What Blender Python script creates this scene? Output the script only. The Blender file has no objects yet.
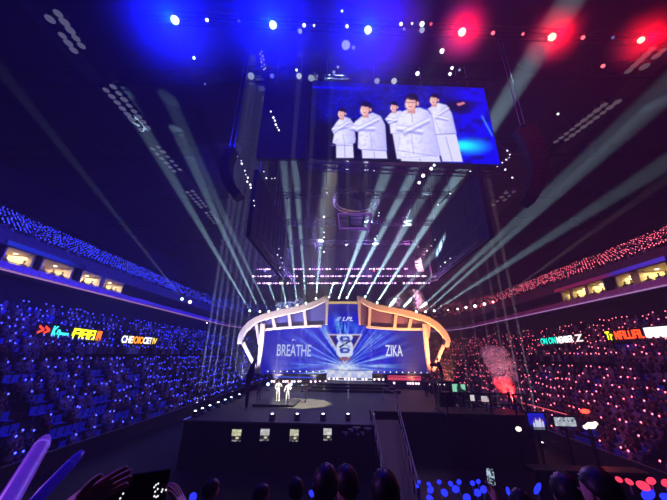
import bpy, bmesh, math, random
import numpy as np
from mathutils import Vector, Matrix
random.seed(7); rng = np.random.default_rng(7)
sc = bpy.context.scene
C = sc.collection
PI = math.pi
# ------------------------------------------------------------------ camera
F = 285.0; CAM = np.array([0.0, 0.0, 6.6])
def _R(a, p, r):
    Rz = lambda t: np.array([[math.cos(t), -math.sin(t), 0], [math.sin(t), math.cos(t), 0], [0, 0, 1]])
    Rx = lambda t: np.array([[1, 0, 0], [0, math.cos(t), -math.sin(t)], [0, math.sin(t), math.cos(t)]])
    return Rz(math.radians(a)) @ Rx(PI/2 + math.radians(p)) @ Rz(math.radians(r))
RM = _R(2.1, 20.2, 1.0)
cd = bpy.data.cameras.new('camera'); co = bpy.data.objects.new('camera', cd); C.objects.link(co)
cd.sensor_width = 36; cd.lens = F/667*36; cd.clip_start = 0.05; cd.clip_end = 500
M4 = Matrix([list(RM[i]) + [CAM[i]] for i in range(3)] + [[0, 0, 0, 1]])
co.matrix_world = M4; sc.camera = co
def at(px, py, **k):                      # a measured point of the photograph on a plane of the hall
    d = RM @ np.array([(px-333.5)/F, (250-py)/F, -1.0]); ax = 'XYZ'.index(list(k)[0]); v = list(k.values())[0]
    t = (v-CAM[ax])/d[ax]; return Vector(CAM + d*t)
def proj(X, Y, Z):
    P = np.stack([X, Y, Z-CAM[2]], -1) @ RM
    return 333.5 + F*P[..., 0]/-P[..., 2], 250 - F*P[..., 1]/-P[..., 2]
# ------------------------------------------------------------------ materials
def s2l(c):
    return tuple((x/12.92 if x <= .04045 else ((x+.055)/1.055)**2.4) for x in c)
def hexl(r, g, b): return s2l((r/255, g/255, b/255))
MATS = {}
def mat(name, col, rough=.6, metal=0, var=.25, scale=8, spec=.3):
    if name in MATS: return MATS[name]
    m = bpy.data.materials.new(name); m.use_nodes = True; nt = m.node_tree; b = nt.nodes['Principled BSDF']
    n = nt.nodes.new('ShaderNodeTexNoise'); n.inputs['Scale'].default_value = scale; n.inputs['Detail'].default_value = 4
    tc = nt.nodes.new('ShaderNodeTexCoord'); nt.links.new(tc.outputs['Object'], n.inputs['Vector'])
    r = nt.nodes.new('ShaderNodeValToRGB'); c = col
    r.color_ramp.elements[0].color = (*[x*(1-var) for x in c], 1); r.color_ramp.elements[1].color = (*[min(1, x*(1+var)) for x in c], 1)
    r.color_ramp.elements[0].position = .3; r.color_ramp.elements[1].position = .7
    nt.links.new(n.outputs['Fac'], r.inputs[0]); nt.links.new(r.outputs[0], b.inputs['Base Color'])
    b.inputs['Roughness'].default_value = rough; b.inputs['Metallic'].default_value = metal
    b.inputs['Specular IOR Level'].default_value = spec
    MATS[name] = m; return m
def glow(name, col, strength=1.0, sampled=False):
    if name in MATS: return MATS[name]
    m = bpy.data.materials.new(name); m.use_nodes = True; nt = m.node_tree; nt.nodes.remove(nt.nodes['Principled BSDF'])
    e = nt.nodes.new('ShaderNodeEmission'); e.inputs[0].default_value = (*col, 1); e.inputs[1].default_value = strength
    nt.links.new(e.outputs[0], nt.nodes['Material Output'].inputs[0])
    m.cycles.emission_sampling = 'FRONT' if sampled else 'NONE'
    MATS[name] = m; return m
def led(name, strength=1.0, sampled=True):    # a video wall: each vertex is a pixel of the picture it plays
    if name in MATS: return MATS[name]
    m = glow(name, (1, 1, 1), strength, sampled); nt = m.node_tree
    a = nt.nodes.new('ShaderNodeVertexColor'); a.layer_name = 'Pixel'
    e = [n for n in nt.nodes if n.type == 'EMISSION'][0]; nt.links.new(a.outputs[0], e.inputs[0]); return m
def vcol(name, rough=.8):
    if name in MATS: return MATS[name]
    m = bpy.data.materials.new(name); m.use_nodes = True; nt = m.node_tree; b = nt.nodes['Principled BSDF']
    a = nt.nodes.new('ShaderNodeVertexColor'); a.layer_name = 'Pixel'; nt.links.new(a.outputs[0], b.inputs['Base Color'])
    b.inputs['Roughness'].default_value = rough; MATS[name] = m; return m
BLK = mat('black_paint', (.012, .012, .014), .55)
DRK = mat('dark_concrete', (.022, .022, .027), .85)
WALL = mat('dark_wall', (.03, .03, .04), .9, scale=2)
ROOF = mat('roof_black', (.0015, .0015, .002), .95, scale=1, spec=0)
ALU = mat('aluminium', (.35, .35, .38), .35, .9)
TRUSS = mat('black_truss', (.02, .02, .024), .5, .4)
BEIGE = mat('beige_panel', (.62, .52, .45), .5, var=.08)
DECK = mat('stage_deck', (.06, .057, .05), .55, var=.15, scale=3)
SKIN = mat('skin', (.55, .33, .25), .5, var=.1)
HAIR = mat('black_hair', (.012, .010, .010), .45, var=.4, scale=40)
WHT = mat('white_cloth', (.8, .8, .8), .8, var=.06)
SHIRT = mat('dark_cloth', (.05, .05, .07), .85)
VIO = mat('mauve_cloth', (.35, .18, .35), .85)
GREYC = mat('grey_cloth', (.16, .16, .19), .85)
GLASSK = mat('black_glass', (.01, .01, .012), .08, spec=.5)
SEATM = mat('blue_seat_plastic', (.06, .14, .75), .35)
# ------------------------------------------------------------------ mesh builder
class MB:
    def __init__(s): s.v = []; s.f = []; s.m = []; s.c = []
    def add(s, vs, fs, mi=0, col=None):
        o = len(s.v); s.v += [tuple(x) for x in vs]; s.f += [tuple(i+o for i in f) for f in fs]; s.m += [mi]*len(fs)
        s.c += [col if col is not None else (1, 1, 1)]*len(vs); return s
    def box(s, c, d, rz=0, mi=0, ax=None, col=None):
        ux, uy, uz = ax if ax else (Vector((math.cos(rz), math.sin(rz), 0)), Vector((-math.sin(rz), math.cos(rz), 0)), Vector((0, 0, 1)))
        c = Vector(c); vs = [c + ux*(d[0]/2*i) + uy*(d[1]/2*j) + uz*(d[2]/2*k) for k in (-1, 1) for j in (-1, 1) for i in (-1, 1)]
        return s.add(vs, [(0, 2, 3, 1), (4, 5, 7, 6), (0, 1, 5, 4), (2, 6, 7, 3), (0, 4, 6, 2), (1, 3, 7, 5)], mi, col)
    def tube(s, pts, rad, n=8, mi=0, cap=True, col=None, flat=1.0, up=None):
        pts = [Vector(p) for p in pts]; rad = [rad]*len(pts) if isinstance(rad, (int, float)) else rad
        vs = []; k = len(pts)
        for i, p in enumerate(pts):
            t = (pts[min(i+1, k-1)] - pts[max(i-1, 0)]).normalized()
            a = Vector(up) if up else (Vector((0, 0, 1)) if abs(t.z) < .9 else Vector((1, 0, 0)))
            x = t.cross(a).normalized(); y = x.cross(t)
            for j in range(n):
                q = 2*PI*(j+.5)/n; vs.append(p + x*(rad[i]*math.cos(q)) + y*(rad[i]*flat*math.sin(q)))
        fs = [(i*n+j, i*n+(j+1) % n, (i+1)*n+(j+1) % n, (i+1)*n+j) for i in range(k-1) for j in range(n)]
        if cap: fs += [tuple(range(n))[::-1], tuple(range((k-1)*n, k*n))]
        return s.add(vs, fs, mi, col)
    def bar(s, a, b, w, mi=0, n=4): return s.tube([a, b], w*.7071, n, mi)
    def ball(s, c, r, mi=0, nu=8, nv=6, col=None, ax=None):
        c = Vector(c); r = (r, r, r) if isinstance(r, (int, float)) else r; vs = []
        for i in range(nv+1):
            t = PI*i/nv
            for j in range(nu):
                q = 2*PI*j/nu; p = Vector((r[0]*math.sin(t)*math.cos(q), r[1]*math.sin(t)*math.sin(q), r[2]*math.cos(t)))
                vs.append(c + (ax @ p if ax else p))
        fs = [(i*nu+j, (i+1)*nu+j, (i+1)*nu+(j+1) % nu, i*nu+(j+1) % nu) for i in range(nv) for j in range(nu)]
        return s.add(vs, fs, mi, col)
    def prism(s, poly, n, mi=0):                 # planar outline pushed along the vector n
        poly = [Vector(p) for p in poly]; n = Vector(n); k = len(poly)
        return s.add(poly + [p+n for p in poly], [tuple(range(k))[::-1], tuple(range(k, 2*k))] + [(i, (i+1) % k, k+(i+1) % k, k+i) for i in range(k)], mi)
    def build(s, name, mats, parent=None, origin=None, smooth=False, bevel=0):
        o0 = Vector(origin) if origin is not None else (Vector(parent['_o']) if parent is not None and '_o' in parent else Vector((0, 0, 0)))
        me = bpy.data.meshes.new(name)
        if parent is None and origin is None and s.v:
            o0 = Vector([sum(v[i] for v in s.v)/len(s.v) for i in (0, 1)] + [min(v[2] for v in s.v)])
        me.from_pydata([Vector(v)-o0 for v in s.v], [], s.f)
        mats = mats if isinstance(mats, (list, tuple)) else [mats]
        for m in mats: me.materials.append(m)
        if len(mats) > 1: me.polygons.foreach_set('material_index', s.m)
        if any(c != (1, 1, 1) for c in s.c[:50]) or any(n.type == 'VERTEX_COLOR' for n in mats[0].node_tree.nodes):
            a = me.color_attributes.new('Pixel', 'FLOAT_COLOR', 'POINT'); a.data.foreach_set('color', np.array([(*c, 1) for c in s.c], dtype=np.float32).ravel())
        me.update(); 
        bm = bmesh.new(); bm.from_mesh(me); bmesh.ops.recalc_face_normals(bm, faces=bm.faces); bm.to_mesh(me); bm.free()
        if smooth: me.polygons.foreach_set('use_smooth', [True]*len(me.polygons))
        o = bpy.data.objects.new(name, me); C.objects.link(o)
        if parent is not None:
            o.parent = parent
        else: o.location = o0
        if bevel:
            b = o.modifiers.new('b', 'BEVEL'); b.width = bevel; b.segments = 2; b.limit_method = 'ANGLE'
        return o
def tag(o, label, cat, group=None, kind=None):
    o['label'] = label; o['category'] = cat
    if group: o['group'] = group
    if kind: o['kind'] = kind
    return o
def struct(o, label=None):
    o['kind'] = 'structure'
    if label: o['label'] = label
    return o
def thing(name, label, cat, loc, group=None):
    o = bpy.data.objects.new(name, None); C.objects.link(o); o.location = loc; o.empty_display_size = .2
    o['_o'] = tuple(loc); return tag(o, label, cat, group)
def dup(root, loc, rot=None, label=None, group=None, scale=None):
    r = root.copy(); C.objects.link(r); r.location = loc
    if rot is not None: r.rotation_euler = rot
    if scale is not None: r.scale = (scale,)*3
    if label: r['label'] = label
    if group: r['group'] = group
    for ch in root.children:
        c = ch.copy(); C.objects.link(c); c.parent = r
        for g in ch.children:
            d = g.copy(); C.objects.link(d); d.parent = c
    return r
def light(kind, loc, energy, col, target=None, size=.1, angle=20, blend=.3, shape=None):
    l = bpy.data.lights.new(kind.lower()+'_light', kind); l.energy = energy; l.color = col
    if kind == 'SPOT': l.spot_size = math.radians(angle); l.spot_blend = blend; l.shadow_soft_size = size
    elif kind == 'POINT': l.shadow_soft_size = size
    elif kind == 'AREA': l.shape = 'RECTANGLE'; l.size, l.size_y = size if isinstance(size, tuple) else (size, size)
    o = bpy.data.objects.new(kind.lower()+'_light', l); C.objects.link(o); o.location = loc
    if target is not None: o.rotation_euler = (Vector(target)-Vector(loc)).to_track_quat('-Z', 'Y').to_euler()
    return o
def text_mesh(name, s, size, material, parent, M, shear=0, extrude=.02, align='CENTER', origin=None, sx=1.0, offset=0):
    cu = bpy.data.curves.new(name, 'FONT'); cu.body = s; cu.size = size; cu.extrude = extrude; cu.shear = shear; cu.align_x = align; cu.align_y = 'CENTER'; cu.offset = offset
    t = bpy.data.objects.new(name, cu); C.objects.link(t); bpy.context.view_layer.update()
    dg = bpy.context.evaluated_depsgraph_get(); me = bpy.data.meshes.new_from_object(t.evaluated_get(dg)); bpy.data.objects.remove(t); bpy.data.curves.remove(cu)
    o0 = Vector(parent['_o']) if parent is not None and '_o' in parent else Vector((0, 0, 0))
    me.transform(Matrix.Translation(-o0) @ M @ Matrix.Diagonal((sx, 1, 1, 1)))
    me.materials.clear(); me.materials.append(material)
    o = bpy.data.objects.new(name, me); C.objects.link(o); o.parent = parent; return o
def frame_m(o, x, y):                        # matrix with origin o, text x axis, text y axis
    x = Vector(x).normalized(); y = Vector(y).normalized(); z = x.cross(y)
    return Matrix([[x[i], y[i], z[i], o[i]] for i in range(3)] + [[0, 0, 0, 1]])
# picture painting on grids of LED pixels
def sdpoly(px, py, poly):
    d = np.full(px.shape, 1e9); ins = np.zeros(px.shape, bool); n = len(poly)
    for i in range(n):
        ax, ay = poly[i]; bx, by = poly[(i+1) % n]; ex, ey = bx-ax, by-ay
        t = np.clip(((px-ax)*ex+(py-ay)*ey)/(ex*ex+ey*ey+1e-9), 0, 1); d = np.minimum(d, np.hypot(px-ax-t*ex, py-ay-t*ey))
        ins ^= ((ay > py) != (by > py)) & (px < (bx-ax)*(py-ay)/(by-ay+1e-12)+ax)
    return np.where(ins, -d, d)
def vnoise(x, y, seed=0):
    xi = np.floor(x).astype(int); yi = np.floor(y).astype(int); fx = x-xi; fy = y-yi; fx = fx*fx*(3-2*fx); fy = fy*fy*(3-2*fy)
    h = lambda a, b: np.modf(np.abs(np.sin(a*127.1+b*311.7+seed*74.7)*43758.5453))[0]
    return (h(xi, yi)*(1-fx)+h(xi+1, yi)*fx)*(1-fy)+(h(xi, yi+1)*(1-fx)+h(xi+1, yi+1)*fx)*fy
class Paint:
    def __init__(s, X, Y, Z): s.px, s.py = proj(X, Y, Z); s.img = np.zeros(X.shape+(3,))
    def mix(s, a, col): s.img += np.clip(a, 0, 1)[..., None]*(np.array(col)/255.0 - s.img)
    def poly(s, pts, col, soft=.5): s.mix(.5-sdpoly(s.px, s.py, pts)/(2*soft), col)
    def disc(s, x, y, rx, ry, col, soft=.35): s.mix((1-np.hypot((s.px-x)/rx, (s.py-y)/ry))/soft+.5, col)
    def line(s, a, b, w, col, al=1.0):
        ex, ey = b[0]-a[0], b[1]-a[1]; t = np.clip(((s.px-a[0])*ex+(s.py-a[1])*ey)/(ex*ex+ey*ey), 0, 1)
        d = np.hypot(s.px-a[0]-t*ex, s.py-a[1]-t*ey); s.mix((1-d/w)*al*1.5, col)
def led_mesh(name, X, Y, Z, img, material, parent, mask=None):
    h, w = X.shape; o0 = Vector(parent['_o'])
    P = np.stack([X-o0[0], Y-o0[1], Z-o0[2]], -1).reshape(-1, 3)
    q = np.arange(h*w).reshape(h, w); fs = np.stack([q[:-1, :-1], q[:-1, 1:], q[1:, 1:], q[1:, :-1]], -1).reshape(-1, 4)
    if mask is not None: fs = fs[mask[:-1, :-1].ravel()]
    me = bpy.data.meshes.new(name); me.from_pydata(P.tolist(), [], fs.tolist()); me.materials.append(material)
    im = np.clip(img, 0, 1); lin = np.where(im <= .04045, im/12.92, ((im+.055)/1.055)**2.4)
    a = me.color_attributes.new('Pixel', 'FLOAT_COLOR', 'POINT')
    a.data.foreach_set('color', np.concatenate([lin.reshape(-1, 3), np.ones((h*w, 1))], 1).astype(np.float32).ravel()); me.update()
    o = bpy.data.objects.new(name, me); C.objects.link(o); o.parent = parent; return o
# figures: one skinned surface over a skeleton
def skin_mesh(name, J, E, levels=2):
    me = bpy.data.meshes.new(name); me.from_pydata([j[:3] for j in J], E, []); o = bpy.data.objects.new(name, me); C.objects.link(o)
    s = o.modifiers.new('s', 'SKIN'); s.use_smooth_shade = True
    if levels: u = o.modifiers.new('u', 'SUBSURF'); u.levels = u.render_levels = levels
    for i, j in enumerate(J):
        r = j[3]; me.skin_vertices[0].data[i].radius = r if isinstance(r, tuple) else (r, r)
        me.skin_vertices[0].data[i].use_root = (i == 0)
    bpy.context.view_layer.update(); dg = bpy.context.evaluated_depsgraph_get()
    out = bpy.data.meshes.new_from_object(o.evaluated_get(dg)); bpy.data.objects.remove(o); bpy.data.meshes.remove(me)
    out.materials.clear(); return out
BODY_E = [(0, 1), (1, 2), (2, 3), (3, 4), (4, 5), (2, 6), (6, 7), (7, 8), (8, 9), (2, 10), (10, 11), (11, 12), (12, 13), (0, 14), (14, 15), (15, 16), (16, 17), (0, 18), (18, 19), (19, 20), (20, 21)]
def body_mesh(name, la, ra, ll=None, rl=None, h=1.72, lean=0, mats=None, top=None, levels=1, wide=1.0):
    """la / ra: elbow, wrist, fingertips of the two arms; ll / rl: knee, ankle, toe. Facing +Y, feet at z = 0."""
    k = h/1.72; hip = .92
    J = [(0, 0, hip, (.15*wide, .11)), (0, .01+lean*.3, 1.12, (.14*wide, .10)), (0, lean*.8, 1.36, (.155*wide, .10)), (0, lean, 1.46, .062), (0, lean+.01, 1.52, .055), (0, lean+.02, 1.56, .05)]
    for sx, a in ((-1, la), (1, ra)):
        J += [(sx*.19*wide, lean*.9, 1.39, .062), (*a[0], .046), (*a[1], .032), (*a[2], .02)]
    for sx, l in ((-1, ll), (1, rl)):
        l = l or [(sx*.10, .01, .49), (sx*.11, -.02, .08), (sx*.12, .14, .04)]
        J += [(sx*.095, 0, hip-.1, .095), (*l[0], .062), (*l[1], .045), (*l[2], .04)]
    J = [(j[0]*k, j[1]*k, j[2]*k, tuple(x*k for x in j[3]) if isinstance(j[3], tuple) else j[3]*k) for j in J]
    me = skin_mesh(name, J, BODY_E, levels)
    for m in mats: me.materials.append(m)          # top, trousers, skin, shoes
    wr = [Vector(J[8][:3]), Vector(J[12][:3])]; fi = [Vector(J[9][:3]), Vector(J[13][:3])]
    for p in me.polygons:
        c = p.center; mi = 0 if c.z > .9*k else 1
        if c.z < .09*k: mi = 3
        if c.z > 1.47*k and abs(c.x) < .1*k and abs(c.y-lean*k) < .13: mi = 2
        for w, f in zip(wr, fi):
            if (c-w).length < (f-w).length*1.15 and (c-f).length < (f-w).length*.95: mi = 2
        p.material_index = mi; p.use_smooth = True
    return me
def head_parts(parent, c, r=.105, yaw=0, hair=HAIR, long=False, pitch=0):
    """head with nose, ears, eyes and mouth (skin) plus a hair cap, centred on c in the thing's local frame"""
    ax = Matrix.Rotation(yaw, 3, 'Z') @ Matrix.Rotation(pitch, 3, 'X')
    b = MB(); b.ball((0, 0, 0), (r*.78, r*.95, r*1.15), nu=16, nv=12)
    b.ball((0, r*.15, -r*.55), (r*.6, r*.7, r*.62), nu=12, nv=8)
    b.tube([(0, r*.86, r*.12), (0, r*1.12, -r*.2), (0, r*.9, -r*.3)], [r*.1, r*.17, r*.12], 6)
    for s in (-1, 1): b.ball((s*r*.8, -r*.02, -r*.08), (r*.1, r*.17, r*.27), nu=8, nv=6)
    for s in (-1, 1): b.ball((s*r*.33, r*.84, r*.08), (r*.13, r*.08, r*.07), 1, nu=8, nv=4)
    b.ball((0, r*.86, -r*.55), (r*.26, r*.07, r*.07), 2, nu=8, nv=4)
    b.v = [tuple(Vector(c) + ax @ Vector(v)) for v in b.v]
    h = b.build('head', [SKIN, mat('dark_eye', (.02, .015, .012), .2), mat('lip', (.45, .17, .15), .5)], parent, origin=(0, 0, 0), smooth=True)
    g = MB(); nu, nv = 22, 12; vs = []
    for i in range(nv+1):
        for j in range(nu):
            q = 2*PI*j/nu; back = .5-.5*math.sin(q)           # 1 at the nape, 0 at the forehead
            low = (.36+.31*back**1.6 + (.16*back if long else 0))*PI
            t = low*i/nv; w = 1.0+.05*math.sin(9*q+2*i)*(i > 1)+.035*math.sin(17*q-3*i)*(i > 0)
            vs.append((r*.9*w*math.sin(t)*math.cos(q), -r*.06+r*1.08*w*math.sin(t)*math.sin(q), r*.05+r*1.19*w*math.cos(t)))
    g.add(vs, [(i*nu+j, (i+1)*nu+j, (i+1)*nu+(j+1) % nu, i*nu+(j+1) % nu) for i in range(nv) for j in range(nu)])
    g.v = [tuple(Vector(c) + ax @ Vector(v)) for v in g.v]
    ho = g.build('hair', hair, parent, origin=(0, 0, 0), smooth=True)
    so = ho.modifiers.new('t', 'SOLIDIFY'); so.thickness = r*.08; so.offset = -1
    return h
def person(label, loc, facing, me, h=1.72, lean=0, group=None, scale=1.0, yaw=0, long=False, hair=HAIR):
    """facing: angle of the look direction from +Y, counter-clockwise"""
    t = thing('person', label, 'person', loc, group); t.rotation_euler = (0, 0, facing); t.scale = (scale,)*3
    o = bpy.data.objects.new('body', me); C.objects.link(o); o.parent = t
    head_parts(t, (0, (lean+.03)*h/1.72, 1.635*h/1.72), .103*h/1.72, yaw, hair, long); return t
REST = lambda s: [(s*.24, .0, 1.13), (s*.25, .08, .89), (s*.24, .12, .76)]
CROSS = lambda s: [(s*.27, .06, 1.14), (-s*.02, .20, 1.13), (-s*.16, .17, 1.17)]
# ================================================================== THE BOWL
def ring(o, ds=3.0, y0=-6, ccut=None):
    pts = []; n = int((72-y0)/ds)
    pts += [(-17-o, y0+(72-y0)*i/n) for i in range(n)]
    r = 10+o; k = max(6, int(r*PI/2/ds))
    pts += [(-7-r*math.cos(PI/2*i/k), 72+r*math.sin(PI/2*i/k)) for i in range(k)]
    pts += [(-7+14*i/4, 72+r) for i in range(4)]
    pts += [(7+r*math.sin(PI/2*i/k), 72+r*math.cos(PI/2*i/k)) for i in range(k)]
    pts += [(17+o, 72-(72-y0)*i/n) for i in range(n+1)]
    return pts
def loft(name, prof, material, label=None, close=False):
    b = MB(); rows = []
    base = None
    NS, NC = 26, 8
    def stations(o):
        y0 = -6; pts = [(-17-o, y0+(78)*i/NS) for i in range(NS)]; r = 10+o
        pts += [(-7-r*math.cos(PI/2*i/NC), 72+r*math.sin(PI/2*i/NC)) for i in range(NC)]
        pts += [(-7+14*i/4, 72+r) for i in range(4)]
        pts += [(7+r*math.sin(PI/2*i/NC), 72+r*math.cos(PI/2*i/NC)) for i in range(NC)]
        pts += [(17+o, 72-78*i/NS) for i in range(NS+1)]; return pts
    cols = [[(x, y, z) for x, y in stations(o)] for o, z in prof]; n = len(cols[0]); m = len(prof)
    vs = [p for c in cols for p in c]; fs = []
    for j in range(m-1 if not close else m):
        j2 = (j+1) % m; fs += [(j*n+i, j*n+i+1, j2*n+i+1, j2*n+i) for i in range(n-1)]
    b.add(vs, fs); o = b.build(name, material, origin=(0, 0, 0)); return struct(o, label)
struct(MB().box((0, 50, -.15), (130, 150, .3)).build('floor', mat('hall_floor', (.008, .008, .010), .5, scale=2)))
struct(MB().box((0, 50, 36.4), (130, 150, .4)).build('ceiling', ROOF))
struct(MB().box((-58, 50, 18), (.5, 150, 37)).build('wall_left', WALL)); struct(MB().box((58, 50, 18), (.5, 150, 37)).build('wall_right', WALL))
struct(MB().box((0, 118, 18), (120, .5, 37)).build('wall_back', WALL)); struct(MB().box((0, -20, 18), (120, .5, 37)).build('wall_front', WALL))
def zlow(i): return .30+.62*i
def olow(i): return .45+.87*i
NLOW = 16
pr = [(-.1, 0), (-.1, 1.05), (0, 1.05), (0, zlow(0))]
for i in range(NLOW): pr += [(olow(i)+.42, zlow(i)), (olow(i)+.42, zlow(i+1))]
pr += [(15, zlow(NLOW)), (15, 13.0)]
loft('lower_stand', pr, DRK, 'dark stepped concrete terraces of the lower stand')
loft('rail_trim', [(-.14, 1.05), (-.14, 1.10), (-.02, 1.10), (-.02, 1.05)], mat('rail_steel', (.3, .3, .34), .4, .8), 'thin steel top rail along the front of the lower stand')
BOX0, BOX1 = 13.55, 15.75
loft('suite_ledge', [(19, 13.0), (13.9, 13.0), (13.9, 13.35), (14.2, BOX0), (19, BOX0)], DRK, 'dark concrete ledge under the row of lit suites')
loft('ledge_trim', [(13.86, 13.30), (13.80, 13.38), (13.86, 13.46), (14.0, 13.46)], glow('ledge_edge_glow', hexl(190, 135, 205), .8), 'thin mauve edge of the suite ledge, its light put in as glow')  # emission stands in for light falling on the ledge edge
loft('suite_parapet', [(14.05, BOX0), (14.05, BOX0+.6), (14.16, BOX0+.6), (14.16, BOX0)], mat('mauve_panel', (.55, .32, .72), .4, scale=9, var=.5), 'glossy mauve parapet in front of the lit suites')
loft('suite_back_wall', [(18.6, BOX0), (18.6, BOX1)], WALL)
loft('suite_soffit', [(19, BOX1), (14.4, BOX1), (14.4, 17.1), (15.0, 17.1), (15.0, 16.9)], mat('fascia_grey', (.16, .13, .18), .7, scale=2), 'grey fascia band above the row of suites')
def zup(i): return 16.6+.46*i
def oup(i): return 15.4+.85*i
NUP = 12
pr = [(15.0, zup(0))]
for i in range(NUP): pr += [(oup(i)+.42, zup(i)), (oup(i)+.42, zup(i+1))]
pr += [(oup(NUP)+2, zup(NUP)), (oup(NUP)+2, 25)]
loft('upper_stand', pr, DRK, 'dark stepped terraces of the upper stand')
# near stand the photograph is taken from
def znear(k): return 5.0-.34*k
pr = []
b = MB(); prof = []
for k in range(-3, 12): prof += [(.85*k-.45, znear(k)), (.85*k+.40, znear(k))]
prof += [(10.0, 0), (-3.2, 0)]
b.prism([(-14.5, y, z) for y, z in prof], (29, 0, 0)); struct(b.build('near_stand', DRK, origin=(0, 0, 0)), 'dark stepped terrace the nearest spectators stand on')
# roof trusses across the hall and along the catwalks
b = MB()
for y in (10, 22, 34, 46, 58, 72):
    for z in (33.6, 35.8): b.bar((-56, y, z), (56, y, z), .22)
    for x in range(-56, 56, 4): b.bar((x, y, 33.6), (x+2, y, 35.8), .12); b.bar((x+2, y, 35.8), (x+4, y, 33.6), .12)
struct(b.build('roof_beam', ROOF), 'black steel roof trusses spanning the hall')
b = MB()
for x in (-26.4, 30.4): b.box((x, 40, 33.75), (1.6, 90, .12))
struct(b.build('catwalk_beam', TRUSS), 'two long black catwalks under the roof')
HAZE = 0.0042; BEAMK = 13; UPK = 26; ARCHK = 1.6; WASHK = 0.7
# ================================================================== THE CROWD
def join(name, parts):
    bm = bmesh.new(); mats = []
    for me, M in parts:
        off = len(mats); mats += list(me.materials); n0 = len(bm.faces); v0 = len(bm.verts)
        bm.from_mesh(me); bm.verts.ensure_lookup_table(); bm.faces.ensure_lookup_table()
        for v in bm.verts[v0:]: v.co = M @ v.co
        for f in bm.faces[n0:]: f.material_index += off
    out = bpy.data.meshes.new(name); bm.to_mesh(out); bm.free()
    for m in mats: out.materials.append(m)
    return out
def raw(b, mats, smooth=True):
    o = b.build('tmp', mats, origin=(0, 0, 0), smooth=smooth); me = o.data; bpy.data.objects.remove(o); return me
CLOTHS = [mat('cloth_navy', (.05, .06, .12), .85), mat('cloth_grey', (.13, .13, .14), .85), mat('cloth_pale', (.3, .3, .32), .85), mat('cloth_brown', (.12, .07, .05), .85)]
def seated(cl):
    J = [(0, 0, .52, (.15, .12)), (0, -.03, .78, (.15, .10)), (0, -.04, 1.0, (.165, .10)), (0, -.02, 1.1, .06), (0, 0, 1.18, .05), (0, 0, 1.2, .05)]
    for s in (-1, 1): J += [(s*.19, -.02, 1.02, .06), (s*.25, .08, .80, .045), (s*.12, .26, .92 if s > 0 else .66, .035), (s*.10, .30, .98 if s > 0 else .64, .025)]
    for s in (-1, 1): J += [(s*.1, .06, .5, .09), (s*.11, .42, .5, .06), (s*.11, .42, .1, .045), (s*.12, .55, .05, .04)]
    me = skin_mesh('spectator', J, BODY_E, 0); me.materials.append(cl); me.materials.append(SKIN)
    for p in me.polygons: p.material_index = 1 if (p.center.y > .2 and p.center.z > .6) else 0; p.use_smooth = True
    h = MB(); h.ball((0, .02, 1.30), (.08, .095, .12), 0, 10, 8); h.tube([(0, .11, 1.31), (0, .135, 1.27)], [.01, .018], 5)
    g = MB(); g.ball((0, -.01, 1.34), (.095, .105, .10), 0, 10, 8); I = Matrix.Identity(4)
    return join('spectator', [(me, I), (raw(h, SKIN), I), (raw(g, HAIR), I)])
SPECT = [seated(c) for c in CLOTHS]
st = MB(); st.ball((0, 0, .17), (.045, .045, .055), 1, 8, 6); st.tube([(0, 0, -.02), (0, 0, .10)], .018, 6, 0)
BLUE = glow('blue_stick_glow', (.035, .05, 1.0), 8.0); RED = glow('red_stick_glow', (1.0, .13, .20), 6.0)
HAND = mat('stick_handle', (.6, .6, .6), .4)
STICK = {s: raw(st, [HAND, g]) for s, g in ((-1, BLUE), (1, RED))}
seatb = MB(); seatb.box((0, 0, .42), (.46, .42, .06)); seatb.box((0, -.22, .68), (.46, .05, .46)); seatb.box((0, -.1, .2), (.06, .1, .4))
SEAT = raw(seatb, SEATM, False)
def seats(nrow, ofn, zfn, pitch):
    for i in range(nrow):
        o = ofn(i); r = 10+o; L1 = 66; La = r*PI/2; 
        for side in (-1, 1):
            k = int((L1+La)/pitch)
            for j in range(k):
                s = j*pitch
                if s < L1: p = (side*(17+o), 6+s); a = side*PI/2
                else:
                    q = (s-L1)/r; p = (side*(7+r*math.cos(q)), 72+r*math.sin(q)); a = side*(PI/2) + side*q
                yield i, side, p[0], p[1], zfn(i), a
rows = {k: w for k, w in enumerate('first second third fourth fifth sixth seventh eighth ninth tenth eleventh twelfth thirteenth fourteenth fifteenth sixteenth'.split())}
crowd = {-1: MB(), 1: MB()}; sticks = {-1: MB(), 1: MB()}; seatmass = MB()
PAL = [(.05, .05, .09), (.14, .14, .16), (.08, .06, .06), (.32, .32, .36), (.03, .03, .04), (.10, .08, .13)]
def low_person(b, x, y, z, a):
    c, s = math.cos(a), math.sin(a); col = random.choice(PAL)
    vs = []
    for w, d, h in ((.20, .16, .42), (.23, .13, .95), (.08, .07, 1.16)):
        for k in range(6):
            q = 2*PI*k/6; u, v = w*math.cos(q), d*math.sin(q); vs.append((x+c*u-s*v, y+s*u+c*v, z+h))
    b.add(vs, [(i*6+j, i*6+(j+1) % 6, i*6+6+(j+1) % 6, i*6+6+j) for i in range(2) for j in range(6)], 0, col)
    hc = (.01, .01, .01) if random.random() < .75 else (.3, .2, .16)
    b.ball((x, y, z+1.28), (.095, .095, .125), 0, 6, 4, hc)
occ = []; free = []
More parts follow.
